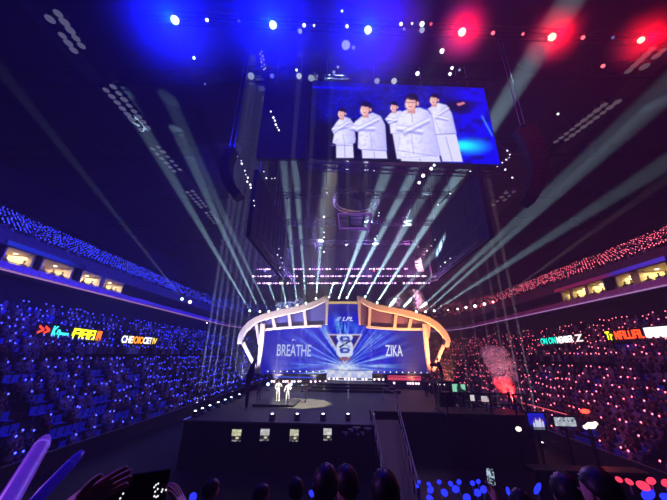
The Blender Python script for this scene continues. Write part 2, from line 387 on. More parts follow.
for i, side, x, y, z, a in seats(NLOW, olow, zlow, .56):
    if abs(x) < 15 and y > 72: continue
    px, py = proj(np.array(x), np.array(y), np.array(z+1.0))
    if y > 8 and (px < -40 or px > 707): continue
    if i == 8 or (int(y/.56) % 34) in (0, 1): continue             # the cross aisle and the gangways
    p = .86
    if side < 0 and y < 33 and i < 7: p = .40
    if side > 0 and i < 2: p = .35
    if random.random() < p: occ.append((math.dist((x, y, z), CAM), i, side, x + random.uniform(-.06, .06), y + random.uniform(-.08, .08), z, a + random.uniform(-.15, .15)))
    else: free.append((math.dist((x, y, z), CAM), i, side, x, y, z, a))
SIDE = {-1: 'blue-lit', 1: 'red-lit'}
inframe = lambda x, y, z: (lambda q: 0 < q[0] < 667 and 0 < q[1] < 500)(proj(np.array(x), np.array(y), np.array(z)))
LIM = {-1: 125, 1: 125}; LIMS = {-1: 130, 1: 130}
occ.sort()
for d, i, side, x, y, z, a in occ:
    hold = random.random() < (.80 if side < 0 else .66)*(1 if y < 35 else max(.45, 1-(y-35)/60))
    if inframe(x, y, z+.9) and LIM[side] > 0:
        LIM[side] -= 1
        o = bpy.data.objects.new('person', random.choice(SPECT)); C.objects.link(o); o.location = (x, y, z); o.rotation_euler = (0, 0, a)
        tag(o, f'dark-haired spectator seated in the {rows[i]} row of the {SIDE[side]} lower stand', 'person', f'spectators in the {rows[i]} row of the {SIDE[side]} stand')
    elif y > 4: low_person(crowd[side], x, y, z, a)
    if hold:
        s_, c_ = math.sin(a), math.cos(a); u, v = .11, .30+random.uniform(-.05, .1)
        q = (x+c_*u-s_*v, y+s_*u+c_*v, z+1.0+random.uniform(-.04, .25))
        if inframe(*q) and LIMS[side] > 0:
            LIMS[side] -= 1
            o = bpy.data.objects.new('light_stick', STICK[side]); C.objects.link(o); o.location = q; o.rotation_euler = (random.uniform(-.4, .4), random.uniform(-.4, .4), 0)
            tag(o, f'glowing {"blue" if side < 0 else "red"} light stick held up in the {rows[i]} row of the {SIDE[side]} lower stand', 'light stick', f'{"blue" if side < 0 else "red"} light sticks in the {rows[i]} row')
        elif y > 4: sticks[side].ball(Vector(q)+Vector((0, 0, .17)), (.042, .042, .05), 0, 6, 4)
free.sort(); nseat = 0
for d, i, side, x, y, z, a in free:
    if inframe(x, y, z+.5) and nseat < 200:
        nseat += 1
        o = bpy.data.objects.new('stadium_seat', SEAT); C.objects.link(o); o.location = (x, y, z); o.rotation_euler = (0, 0, a)
        tag(o, f'empty blue plastic seat in the {rows[i]} row of the {SIDE[side]} lower stand', 'seat', f'empty seats in the {rows[i]} row of the {SIDE[side]} stand')
for i, side, x, y, z, a in seats(NUP, oup, zup, .5):
    px, py = proj(np.array(x), np.array(y), np.array(z+1.0))
    if px < -60 or px > 727 or abs(x) < 8: continue
    if (int(y/.5) % 44) in (0, 1): continue
    if random.random() < .55: low_person(crowd[side], x, y, z, a)
    if random.random() < (1 if side < 0 else .8)*(.82 if y < 40 else max(.25, .82-(y-40)*.012)):
        r = .038; sticks[side].ball((x-side*.3, y+random.uniform(-.08, .08), z+1.15+random.uniform(-.06, .06)), (r, r, r*1.2), 0, 6, 4)
for side in (-1, 1):
    tag(crowd[side].build('crowd', vcol('crowd_cloth'), origin=(0, 0, 0)), f'mass of seated spectators farther back in the {SIDE[side]} stands', 'crowd', kind='stuff')
    tag(sticks[side].build('light_sticks', BLUE if side < 0 else RED, origin=(0, 0, 0)), f'mass of tiny {"blue" if side < 0 else "red"} glowing sticks all over the {SIDE[side]} stands', 'light sticks', kind='stuff')
# ------------------------------------------------------------------ the lit suites
def suite(n, side, y0, y1, warm, strength):
    X = lambda o: side*(17+o)
    t = bpy.data.objects.new(f'window_{n}', None); C.objects.link(t); t.location = (X(14.4), (y0+y1)/2, BOX0); t['_o'] = tuple(t.location); struct(t, f'lit cream-walled suite, {rows[(n-1) if side < 0 else (9-n)]} from the audience on the {SIDE[side]} side')
    w = mat('suite_cream', (.75, .62, .42), .7, var=.08)
    b = MB(); b.box((X(18.3), (y0+y1)/2, (BOX0+BOX1)/2), (.1, y1-y0, BOX1-BOX0)); b.build('back_panel', w, t)
    b = MB()
    for y in (y0, y1): b.box((X(16.5), y, (BOX0+BOX1)/2), (3.7, .12, BOX1-BOX0))
    b.build('side_panel', w, t)
    b = MB(); b.box((X(16.4), (y0+y1)/2, BOX1-.06), (3.9, y1-y0, .08)); b.build('ceiling_panel', w, t)
    g = glow('suite_downlight', (1, .86, .55), 5)
    k = max(2, int((y1-y0)/1.8))
    for j in range(k):
        b = MB(); b.tube([(X(16), y0+(j+.5)*(y1-y0)/k, BOX1-.16), (X(16), y0+(j+.5)*(y1-y0)/k, BOX1-.1)], .16, 10); b.build('downlight', g, t)
    b = MB(); b.bar((X(14.3), y0, BOX0+.75), (X(14.3), y1, BOX0+.75), .06)
    for j in range(k*2+1): b.bar((X(14.3), y0+j*(y1-y0)/(2*k), BOX0), (X(14.3), y0+j*(y1-y0)/(2*k), BOX0+.75), .035)
    b.build('railing', ALU, t)
    light('AREA', (X(16.4), (y0+y1)/2, BOX1-.2), strength*(y1-y0), warm, (X(16.6), (y0+y1)/2, BOX0), (2.5, y1-y0-.3))
nw = 0; SU = []
for side, spans in ((-1, ((3, 33, 262), (40, 72, 274), (80, 100, 284), (103, 122, 291))), (1, ((562, 571, 300), (572, 587, 297), (588, 606, 293), (617, 634, 286), (638, 672, 278)))):
    for a, b_, yy in spans:
        nw += 1; y = sorted((at(a, yy+(-2 if side > 0 else -3), X=side*31.6).y, at(b_, yy, X=side*31.6).y)); SU.append((nw, side, y[0], y[1]))
        suite(nw, side, y[0], y[1], (1, .78, .45) if side < 0 else (1, .85, .38), 60)
stand_me = {k: body_mesh('guest', REST(-1), REST(1), mats=[c, SHIRT, SKIN, SHIRT]) for k, c in enumerate((SHIRT, GREYC))}
w_ord = ['near end', 'middle', 'far end']
for n, side, y0, y1 in SU:
    k = 3 if y1-y0 > 3 else 2
    for j in range(k):
        y = y0+(j+.5+random.uniform(-.2, .2))*(y1-y0)/k
        o = bpy.data.objects.new('person', SPECT[(j+n) % 4]); C.objects.link(o); o.location = (side*(17+15.0), y, BOX0); o.rotation_euler = (0, 0, side*PI/2)
        tag(o, f'guest seated at the {w_ord[j] if k == 3 else w_ord[j*2]} of the {rows[(n-1) if side < 0 else (9-n)]} lit suite on the {SIDE[side]} side', 'person')
# dark piers between the suites and the LED fascia over them
for n, side, a, b_ in ((1, -1, 33, 40), (2, -1, 72, 80), (3, 1, 606, 617)):
    yy = {33: 268, 72: 280, 606: 290}[a]; y = sorted((at(a, yy, X=side*31.6).y, at(b_, yy, X=side*31.6).y))
    struct(MB().box((side*31.7, (y[0]+y[1])/2, (BOX0+BOX1)/2), (.4, y[1]-y[0]-.3, BOX1-BOX0)).build('pillar', BLK))
def fascia_led(name, label, side, pa, pb, stops):
    ya, yb = at(*pa, X=side*31.3).y, at(*pb, X=side*31.3).y; ya, yb = sorted((ya, yb)); n = 80
    t = thing(name, label, 'LED strip', (side*31.3, (ya+yb)/2, BOX1))
    b = MB(); b.box((side*31.33, (ya+yb)/2, BOX1+.22), (.1, yb-ya, .5)); b.build('housing', BLK, t)
    Yg, Zg = np.meshgrid(np.linspace(ya, yb, n), np.linspace(BOX1-.01, BOX1+.45, 4)); f = (Yg-ya)/(yb-ya)
    img = np.stack([np.interp(f, [s[0] for s in stops], [s[1][c]/255 for s in stops]) for c in range(3)], -1)
    led_mesh('display', np.full(Yg.shape, side*31.26), Yg, Zg, img, led('fascia_led', .7), t)
fascia_led('led_fascia', 'blue LED strip above the suites of the blue-lit stand', -1, (5, 247), (83, 275), ((0, (40, 60, 235)), (.7, (35, 50, 225)), (1, (20, 20, 90))))
fascia_led('led_fascia', 'LED strip fading from blue to red above the suites of the red-lit stand', 1, (667, 262), (556, 298), ((0, (95, 60, 225)), (.35, (80, 50, 200)), (.45, (140, 40, 100)), (1, (150, 40, 75))))
# ------------------------------------------------------------------ LED message boards in the lower stand
def on_stand(px, py, side, h):
    for o in np.linspace(.3, 14.5, 600):
        p = at(px, py, X=side*(17+o)); i = int(max(0, (o-.03)/.87)); 
        if p.z <= zlow(min(i, NLOW))+h: return p, o
    return p, o
def board(label, side, pa, pb, segs, hgt):
    """segs: (start fraction, text, size, colour, strength, shear)"""
    mid = ((pa[0]+pb[0])/2, (pa[1]+pb[1])/2); p, o = on_stand(*mid, side, 1.55); x = side*(17+o)
    A, B = at(*pa, X=x), at(*pb, X=x); xd = (B-A).normalized(); L = (B-A).length
    t = thing('message_board', label, 'LED sign', (x, (A.y+B.y)/2, (A.z+B.z)/2-hgt*.7))
    nrm = Vector((-side, 0, 0)); up = nrm.cross(xd).normalized()
    b = MB(); b.box((A+B)/2 - nrm*.08, (L*1.04, hgt*1.35, .12), ax=(xd, up, nrm)); b.build('board', BLK, t)
    for f0, f1, s, sz, col, stg, sh in segs:
        c = A + xd*(L*(f0+f1)/2) + nrm*.02
        if s: 
            o_ = text_mesh('lettering', s, sz*hgt, glow('sign_%d_%d_%d' % col, hexl(*col), stg), t, frame_m(c, xd, up), sh, .01, offset=.03*sz*hgt)
            dims = o_.dimensions; bx = [v.co for v in o_.data.vertices]; w = max((v-Vector(bx[0])).dot(xd) for v in bx)-min((v-Vector(bx[0])).dot(xd) for v in bx); k = L*(f1-f0)/max(w, .01)
            cc = c-Vector(t['_o'])
            for v in o_.data.vertices: d = v.co-cc; v.co = cc + d + xd*(d.dot(xd)*(k-1))
        else:
            b = MB(); b.box(c, (L*(f1-f0), hgt*sz, .03), ax=(xd, up, nrm)); b.build('light_bar', glow('sign_%d_%d_%d' % col, hexl(*col), stg), t)
    if side: pass
RD, CY, YE, WH, OR = (255, 60, 30), (60, 235, 235), (250, 250, 30), (255, 255, 255), (255, 110, 40)
board('LED board with red arrows then cyan and yellow letters in the blue-lit stand', -1, (38, 330), (101, 336.5), ((0, .15, '>>', 1.3, RD, 2.5, 0), (.18, .30, 'Kn', 1.25, CY, 2, .1), (.31, .43, '-', 1.6, CY, 2, 0), (.46, .60, 'F', 1.3, YE, 2.2, .1), (.60, .88, 'IEIEI', 1.3, YE, 2.2, 0), (.91, 1, 'I', 1.3, OR, 2, 0)), 1.0)
board('LED board with white letters around an orange patch in the blue-lit stand', -1, (121.5, 339.5), (156.5, 341.5), ((0, .28, 'CHE', 1.3, WH, 1.6, 0), (.28, .58, 'IOIO', 1.3, (255, 150, 30), 2, 0), (.58, .84, 'CIET', 1.3, WH, 1.6, 0), (.86, 1, 'IV', 1.2, (250, 210, 90), 1.6, 0)), .85)
board('LED board with teal and white letters in the red-lit stand', 1, (541, 342), (583, 338), ((0, .18, 'ON', 1.3, (20, 225, 200), 1.8, 0), (.22, .40, 'ON', 1.3, (20, 225, 200), 1.8, 0), (.42, .80, 'MEMBER', 1.25, WH, 1.6, 0), (.84, 1, 'Z', 1.3, (255, 225, 225), 1.5, 0)), .85)
board('LED board with a yellow word and long red letters in the red-lit stand', 1, (606, 336.5), (643.5, 334), ((0, .2, 'Tr', 1.3, YE, 2.2, 0), (.26, 1, 'MFILLIFIL', 1.2, (255, 70, 25), 2.6, 0)), .9)
board('plain white glowing LED board at the end of the red-lit stand', 1, (645, 333), (676, 331), ((0, 1, None, 1.0, WH, 2.2, 0),), .9)
# ================================================================== THE STAGE
SZ = 2.6
t = thing('stage', 'broad dark stage with a black front facing the audience', 'stage', (0, 31, 0))
b = MB(); out = [(-10, 20.2), (2, 20.2), (2, 25), (10, 25), (10, 43.5), (-10, 43.5)]
b.prism([(x, y, SZ-.1) for x, y in out], (0, 0, .1)); b.build('deck', DECK, t)
b = MB(); inn = [(-9.95, 20.26), (1.95, 20.26), (1.95, 25.06), (9.95, 25.06), (9.95, 43.4), (-9.95, 43.4)]
b.prism([(x, y, 0) for x, y in inn], (0, 0, SZ-.1)); b.build('skirt', mat('black_drape', (.006, .006, .008), .95, scale=5), t)
b = MB(); b.bar((-10.04, 20.4, SZ-.04), (-10.04, 29, SZ-.04), .07); b.build('edge_light', glow('stage_edge_blue', (.10, .13, 1), 1.6), t)
t = thing('stage_riser', 'low black stepped riser in front of the glowing plinth', 'riser', (1.2, 38, SZ))
b = MB()
for k in range(3): b.prism([(-4.2+k*.5, 36.2+k*.9, SZ+.25*k), (6.6-k*.5, 36.2+k*.9, SZ+.25*k), (6.2-k*.4, 41.5, SZ+.25*k), (-3.6+k*.4, 41.5, SZ+.25*k)], (0, 0, .25))
b.build('step', BLK, t)
# --- LED wall
t = thing('led_wall', 'giant blue LED wall with a raised middle tower and player names', 'LED wall', (0, 44.1, SZ))
nx, nz = 330, 150
Xg, Zg = np.meshgrid(np.linspace(-12.6, 12.6, nx), np.linspace(3.7, 14.6, nz)); Yg = np.full(Xg.shape, 44.0)
P = Paint(Xg, Yg, Zg); px, py = P.px, P.py
dx, dy = px-344.5, py-366; ang = np.arctan2(-dy, dx); rr = np.hypot(dx, dy*1.1)
P.img[:] = np.array((38, 48, 205))/255
P.mix(np.clip((300-px)/40, 0, 1)*.75, (52, 50, 178))
P.mix(np.clip((px-388)/40, 0, 1)*.85, (84, 72, 140))
ray = vnoise(ang*13+20, rr*.02, 1)*.6+vnoise(ang*31+50, rr*.03, 2)*.5; fall = np.clip(1.15-rr/78, 0, 1)
P.mix(np.clip((ray-.42)*2.6, 0, 1)*fall*.95, (150, 205, 250))
P.mix(np.clip((vnoise(ang*22+9, rr*.02, 5)-.6)*3, 0, 1)*fall*.7, (12, 26, 150))
P.mix(np.clip((ray-.62)*4, 0, 1)*np.clip(1.2-rr/45, 0, 1), (225, 240, 252))
P.mix(np.clip(1-np.hypot(dx/26, (py-368)/9), 0, 1)*1.2, (215, 228, 250))
P.mix(((px > 327) & (px < 359) & (py < 318)).astype(float)*np.clip((319-py)/9, 0, 1)*.9, (62, 62, 150))
P.mix(np.clip(1-np.abs(dx)/15, 0, 1)*np.clip((py-318)/7, 0, 1)*np.clip((336-py)/7, 0, 1)*np.clip((vnoise(px*.6, py*.05, 3)-.25)*2, 0, 1), (120, 220, 250))
P.mix((vnoise(px*.45, py*.45, 8)-.5)*.5, (20, 22, 120))
P.mix(np.clip((px-385)/30, 0, 1)*.85*(.6+.6*vnoise(px*.2, py*.2, 12)), (78, 66, 128)); P.mix(np.clip((300-px)/36, 0, 1)*.62, (50, 48, 165))
# emblem: a silver block over an inverted wine-red triangle
P.poly([(326.8, 334), (362.5, 334), (344.8, 365)], (196, 190, 215)); P.poly([(329.3, 335.5), (360, 335.5), (344.8, 361.8)], (92, 52, 92)); P.poly([(332, 337), (357.3, 337), (344.8, 358)], (40, 52, 160))
P.poly([(337, 334.5), (352, 334.5), (353, 338), (351, 341), (353, 345), (353, 354), (350.5, 357), (339, 357), (336.5, 354), (336.5, 345), (338.5, 341), (336.5, 338)], (205, 215, 240))
for yy in (338.5, 350): P.poly([(341, yy-2.2), (348.5, yy-2.2), (350, yy), (348.5, yy+3), (341, yy+3), (339.5, yy)], (60, 74, 170)); P.poly([(343, yy-.8), (347, yy-.8), (347.5, yy+1), (343, yy+1.6)], (190, 200, 235))
P.line((340, 347), (350, 341), 1.2, (40, 40, 90)); P.line((340, 341), (350, 347), 1.2, (150, 160, 205))
P.poly([(338, 357.5), (351.5, 357.5), (349.5, 360.5), (340, 360.5)], (150, 110, 130))
msk = sdpoly(px, py, [(261, 329.3), (290, 327.6), (322, 326.5), (327, 324.5), (327.6, 303.6), (358.8, 303.6), (360, 325), (366, 327), (400, 329), (428.5, 328.6), (431, 374), (258, 374)]) < 0
P.img = np.clip((P.img-.5)*1.22+.47, 0, 1); led_mesh('display', Xg, Yg, Zg, P.img, led('led_wall_glow', 1.0), t, msk)
b = MB(); b.box((0, 44.45, 7.0), (24.4, .7, 6.2)); b.box((0, 44.45, 12), (4.6, .7, 4.6)); b.build('cabinet', BLK, t)
WG = glow('led_letters', (.85, .92, 1.0), 1.0)
def on_wall(name, s, xa, xb, ya, yb, shear=0, m=WG, yy=43.96):
    A, B, T = at(xa, (ya+yb)/2, Y=yy), at(xb, (ya+yb)/2, Y=yy), at((xa+xb)/2, ya, Y=yy); Bm = at((xa+xb)/2, yb, Y=yy); h = (T.z-Bm.z)
    o = text_mesh(name, s, h*1.38, m, t, frame_m((A+B)/2, (1, 0, 0), (0, 0, 1)), shear, .01, offset=.012*h)
    x = [v.co.x for v in o.data.vertices]; c = (A.x+B.x)/2-t['_o'][0]; w = max(x)-min(x); m0 = (max(x)+min(x))/2; k = (B.x-A.x)/w
    for v in o.data.vertices: v.co.x = c+(v.co.x-m0)*k
    return o
on_wall('lettering', 'BREATHE', 277, 311, 345, 357, 0, glow('led_letters_soft', (.55, .65, .98), .9)); on_wall('lettering', 'ZIKA', 385.5, 402.5, 345.5, 357)
on_wall('lettering', '// LPL', 335.5, 353, 317, 321.2, .35); on_wall('lettering', 'r.', 292.5, 296, 338.5, 341)
# --- the two sweeping arches and their struts
def sweep(b, path, wid, y, dep, mi=0):
    pts = [at(*p, Y=y) for p in path]; k = len(pts); vs = []
    for i, p in enumerate(pts):
        tn = (pts[min(i+1, k-1)]-pts[max(i-1, 0)]).normalized(); n = Vector((-tn.z, 0, tn.x)); w = wid[i] if isinstance(wid, (list, tuple)) else wid
        for sgn, dd in ((-1, -1), (1, -1), (1, 1), (-1, 1)): vs.append(p + n*(w/2*sgn) + Vector((0, dd*dep/2, 0)))
    b.add(vs, [(i*4+j, i*4+(j+1) % 4, i*4+4+(j+1) % 4, i*4+4+j) for i in range(k-1) for j in range(4)] + [(0, 1, 2, 3), (k*4-4, k*4-3, k*4-2, k*4-1)], mi)
def smooth_path(p, n=3):
    out = []
    for i in range(len(p)-1):
        p0, p1, p2, p3 = p[max(i-1, 0)], p[i], p[i+1], p[min(i+2, len(p)-1)]
        for j in range(n):
            u = j/n; out.append(tuple(.5*(2*p1[c]+(p2[c]-p0[c])*u+(2*p0[c]-5*p1[c]+4*p2[c]-p3[c])*u*u+(3*p1[c]-p0[c]-3*p2[c]+p3[c])*u**3) for c in (0, 1)))
    return out+[p[-1]]
def arch(label, main, spike, leg, post, rail, struts, panel, scrim):
    t = thing('stage_arch', label, 'arch', tuple(at(*post[1], Y=43)[:2])+(SZ,))
    b = MB(); k = len(smooth_path(main)); sweep(b, smooth_path(main), [.62+.22*math.sin(PI*min(1, i/(k-1)*1.1)) for i in range(k)], 42.9, .9); b.build('sweep', BEIGE, t)
    b = MB(); sweep(b, spike, [.25, .5], 42.9, .6); b.build('spike', BEIGE, t)
    b = MB(); sweep(b, leg, [.5, .42, .4], 43.0, .5); b.build('leg', BEIGE, t)
    b = MB(); sweep(b, post, [.62, .42], 43.0, .5); b.build('post', BEIGE, t)
    b = MB(); sweep(b, rail, .32, 43.5, .3); b.build('rail', BEIGE, t)
    for s in struts: b = MB(); sweep(b, s, .42, 43.3, .3); b.build('strut', BEIGE, t)
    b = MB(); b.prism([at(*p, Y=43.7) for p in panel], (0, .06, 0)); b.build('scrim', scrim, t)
    return t
arch('pale sweeping arch over the BREATHE half of the LED wall', [(326, 298.5), (318, 302.5), (308, 306.5), (295, 310), (278, 313.5), (263, 317.5), (252, 323), (245, 330), (241.3, 337), (240.3, 344)], [(326.5, 325), (327.3, 296)],
     [(243.5, 343), (250, 356), (257.5, 371)], [(263, 324), (258.5, 373)], smooth_path([(264, 330), (280, 328.3), (300, 327), (322, 326)]), [[(256.5, 324), (259.5, 344)], [(273, 318), (275, 328)], [(289, 315), (290.5, 327.5)], [(304, 310), (306, 327)]],
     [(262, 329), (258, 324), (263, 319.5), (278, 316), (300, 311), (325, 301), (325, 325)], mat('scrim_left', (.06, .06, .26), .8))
t0 = thing('tower_cap', 'thin gold bar along the top of the middle LED tower', 'bar', tuple(at(343, 303, Y=43.3))); b = MB(); sweep(b, [(326.5, 302.8), (343, 302.6), (359.5, 302.8)], .3, 43.4, .4); b.build('beam', glow('gold_bar', hexl(225, 190, 120), .85), t0); b = MB(); b.box(at(343, 302.6, Y=43.64), (.5, .1, .3)); b.build('bracket', BLK, t0)
arch('pale sweeping arch over the ZIKA half of the LED wall', [(360.5, 299), (368, 304), (380, 308), (395, 311), (412, 315), (427, 320), (438, 327), (444.5, 335), (447, 341), (445.5, 346.5)], [(359.8, 325), (358.8, 296.5)],
     [(443.5, 345), (438, 358), (432.5, 371)], [(424.5, 324), (429, 373)], smooth_path([(366, 327), (385, 328.5), (405, 329.3), (424, 329)]), [[(429, 324), (427.5, 338)], [(411, 319), (409, 328.5)], [(396, 315), (394.5, 328)], [(370, 308), (369, 326)]],
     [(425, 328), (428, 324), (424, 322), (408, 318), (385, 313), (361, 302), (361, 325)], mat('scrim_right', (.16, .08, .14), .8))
# --- plinth, desks and rows of footlights
t = thing('stage_plinth', 'bright white and blue glowing plinth at the middle foot of the LED wall', 'plinth', (.9, 42.3, SZ))
b = MB(); n = 14; poly = [(-2.2+6.2*i/n, 42.6-.9*math.sin(PI*i/n)) for i in range(n+1)] + [(4.0, 43.3), (-2.2, 43.3)]
b.prism([(x, y, 3.35) for x, y in poly], (0, 0, 1.3)); b.build('base', BLK, t)
u = np.linspace(0, 1, 60); Ug, Zg = np.meshgrid(u, np.linspace(3.4, 4.65, 14)); Xg = -2.2+6.2*Ug; Yg = 42.57-.92*np.sin(PI*Ug)
q = vnoise(Ug*14, Zg*3, 4); img = np.stack([.58+.42*q, .66+.32*q, .96+0*q], -1)
led_mesh('display', Xg, Yg, Zg, img, led('plinth_glow', .95), t)
def desk(label, pa, pb, col, py_, strip):
    A, B = at(*pa, Y=40.9), at(*pb, Y=40.9); t = thing('player_desk', label, 'desk', ((A.x+B.x)/2, 41.4, SZ))
    cx, w = (A.x+B.x)/2, B.x-A.x
    b = MB(); b.box((cx, 41.4, 4.02), (w+.6, 1.0, .08)); b.build('desk_top', BLK, t)
    b = MB(); b.box((cx, 41.2, 3.3), (w+.4, .4, 1.36)); b.build('desk_front', mat('desk_purple', (.10, .07, .14), .5), t)
    for s in (-1, 1): b = MB(); b.box((cx+s*(w/2+.22), 41.5, 3.3), (.1, .9, 1.38)); b.build('side_panel', BLK, t)
    z = at(cx and (pa[0]+pb[0])/2, py_, Y=40.9).z
    b = MB(); b.box((cx, 40.97, z), (w, .06, strip)); b.build('light_strip', glow('desk_glow_%d' % col[0], hexl(*col), 1.0), t); return t
desk('player desk with a thin glowing blue strip under the BREATHE name', (273, 377), (314, 377), (50, 80, 230), 377.3, .14)
desk('player desk with a glowing coral red front under the ZIKA name', (388, 377), (421, 377), (225, 75, 110), 378, .55)
pk = glow('foot_lamp_glow', (1, .72, .85), 2.5)
def lamp_row(name, label, P0, P1, xs, r, g, group=None):
    t = thing(name, label, 'light bar', tuple((Vector(P0)+Vector(P1))/2)); b = MB(); b.bar(P0, P1, r*1.1); b.build('bar', BLK, t)
    for f in xs:
        b = MB(); p = Vector(P0).lerp(Vector(P1), f); b.ball(p+Vector((0, -r*.9, 0)), (r, r*.6, r), 0, 8, 5); b.build('lamp', g if not isinstance(g, list) else random.choice(g), t)
    return t
A, B = at(266, 371.5, Y=43.3), at(426, 372.5, Y=43.3); A.y = B.y = 42.7
lamp_row('footlight_bar', 'long row of tiny evenly spaced white lamps along the foot of the LED wall', at(268, 371.3, Y=43.3), at(326, 371.6, Y=43.3), [i/9 for i in range(10)], .09, glow('tiny_white', (.9, .9, 1), 1.6))
lamp_row('footlight_bar', 'short row of tiny white lamps at the foot of the ZIKA half', at(372, 371.8, Y=43.3), at(427, 372.6, Y=43.3), [i/9 for i in range(10)], .09, glow('tiny_white', (.9, .9, 1), 1.6))
for lab, a, c, xs in (('bar of pink-white lamps on the deck below the blue desk strip', (272, 381.3), (301, 381.5), (0, .08, .4, .48, .55, .7, .78, .92, .99)), ('bar of white lamps between the blue desk and the riser', (311, 381.5), (326, 381.5), (0, .3, .6, .98)),
                      ('bar of white lamps on top of the black riser under the plinth', (328, 378.6), (386, 379.5), (.02, .1, .16, .3, .36, .42, .47, .6, .66, .8, .88, .95)), ('bar of white lamps on the deck below the coral desk', (394, 383), (445, 384), (0, .27, .32, .37, .43, .48, .62, .7, .78, .83, .88, .97))):
    lamp_row('lamp_bar', lab, at(*a, Y=40.3), at(*c, Y=40.3), xs, .14, pk)
bl = glow('blue_deck_lamp', (.35, .5, 1), 5)
for j, (x, y, w) in enumerate(((268, 384.2, 'left of the two white-clad performers'), (291, 384.2, 'just behind the second white-clad performer'), (302.5, 384, 'behind the dark camera operator'))):
    p = at(x, y, Y=36); t = thing('deck_lamp', 'bright blue-white lamp on a short stand ' + ('beside the first white-clad performer', w, w)[j], 'stage light', (p.x, p.y, SZ))
    b = MB(); b.bar((p.x, p.y, SZ), (p.x, p.y, p.z-.2), .06); b.box((p.x, p.y, SZ+.03), (.4, .4, .06)); b.build('stand', BLK, t)
    b = MB(); b.tube([(p.x, p.y+.25, p.z), (p.x, p.y, p.z)], [.16, .24], 10); b.build('can', BLK, t); b = MB(); b.ball((p.x, p.y-.02, p.z), (.17, .06, .17), 0, 10, 6); b.build('lens', bl, t)
# --- people on the stage
WH2 = mat('cream_suit', (.82, .78, .68), .7, var=.05); SH = mat('dark_shoe', (.02, .02, .02), .4)
perf = body_mesh('performer', [(-.3, .06, 1.16), (-.12, .22, 1.2), (-.04, .3, 1.24)], [(.27, .05, 1.12), (.2, .24, 1.0), (.15, .32, 1.0)], mats=[WH2, WH2, SKIN, WHT])
def feet(px_, py_, z=SZ): return at(px_, py_, Z=z)
p1, p2 = feet(277.5, 401.5, SZ+.15), feet(287, 405, SZ+.15)
person('performer in a cream white suit standing at the back of the small black dais', p1, PI+.2, perf)
person('performer in a cream white suit standing at the front edge of the small black dais', p2, PI-.3, perf)
t = thing('dais', 'small low black dais under the two white-clad performers', 'dais', (-5.6, 27.6, SZ)); b = MB(); b.box((-5.6, 27.4, SZ+.075), (3.4, 3.4, .15)); b.build('platform', BLK, t, bevel=.02)
camop = body_mesh('operator', [(-.26, .2, 1.25), (-.12, .36, 1.42), (-.05, .42, 1.46)], [(.27, .2, 1.25), (.14, .36, 1.42), (.08, .42, 1.46)], mats=[SHIRT, SHIRT, SKIN, SH])
def video_camera(p, yaw, label):
    t = thing('video_camera', label, 'camera', p); b = MB(); b.box(p, (.2, .5, .24), ax=None); b.build('body', BLK, t); b = MB(); b.tube([Vector(p)+Vector((0, .22, 0)), Vector(p)+Vector((0, .46, 0))], [.08, .1], 10); b.build('lens', GLASSK, t)
    b = MB(); b.box(Vector(p)+Vector((0, -.1, .17)), (.06, .3, .06)); b.build('handle', BLK, t); t.rotation_euler = (0, 0, yaw); return t
p = feet(305.5, 402); person('camera operator in black standing on the lit patch of deck', p, PI*.55, camop)
video_camera(Vector(p)+Vector((-.42, .02, 1.5)), PI*.5, 'shoulder video camera held by the operator in black on deck')
p = feet(246, 409); person('dark figure in white shoes holding a feather flag at the stage edge', p, PI*.8, body_mesh('flagman', [(-.25, .1, 1.2), (-.12, .25, 1.3), (-.08, .3, 1.36)], [(.25, .1, 1.2), (.05, .28, 1.1), (0, .3, 1.14)], mats=[SHIRT, SHIRT, SKIN, WHT]))
t = thing('feather_flag', 'tall dark blue leaf-shaped flag above the figure at the stage edge', 'flag', (p.x+.1, p.y-.3, SZ+.3))
b = MB(); b.tube([(p.x+.1, p.y-.3, SZ+.3), (p.x+.12, p.y-.3, SZ+1.4), (p.x+.35, p.y-.3, SZ+3.6)], .03, 6); b.build('pole', BLK, t)
b = MB(); n = 10; L_, R_ = [], []
for i in range(n+1):
    f = i/n; z = SZ+1.5+2.15*f; w = .36*math.sin(PI*min(1, f*.93+.07))**.8; cx = p.x-.02+.42*f; L_.append((cx-w*.8, p.y-.3+.04*math.sin(5*f), z)); R_.append((cx+w*.6, p.y-.3+.05*math.sin(6*f), z))
b.prism(L_+R_[::-1], (0, .015, 0)); b.build('cloth', mat('flag_navy', (.01, .015, .10), .8), t)
pale = body_mesh('bystander', REST(-1), REST(1), mats=[GREYC, GREYC, SKIN, SH])
person('bystander in pale clothes in blue haze behind the feather flag', feet(258, 402), PI, pale)
for j, (x, w) in enumerate(((427, 'nearest the stage stairs'), (432.5, 'second from the stage stairs'), (437.5, 'third from the stage stairs'), (444, 'beside the camera tower'))):
    pp = at(x, 397.5, Z=SZ); person('crew member in dark clothes under the coral desk, ' + w, (pp.x, pp.y, SZ), PI+.3*(j-1.5), (camop, stand_me[0], stand_me[0], camop)[j])
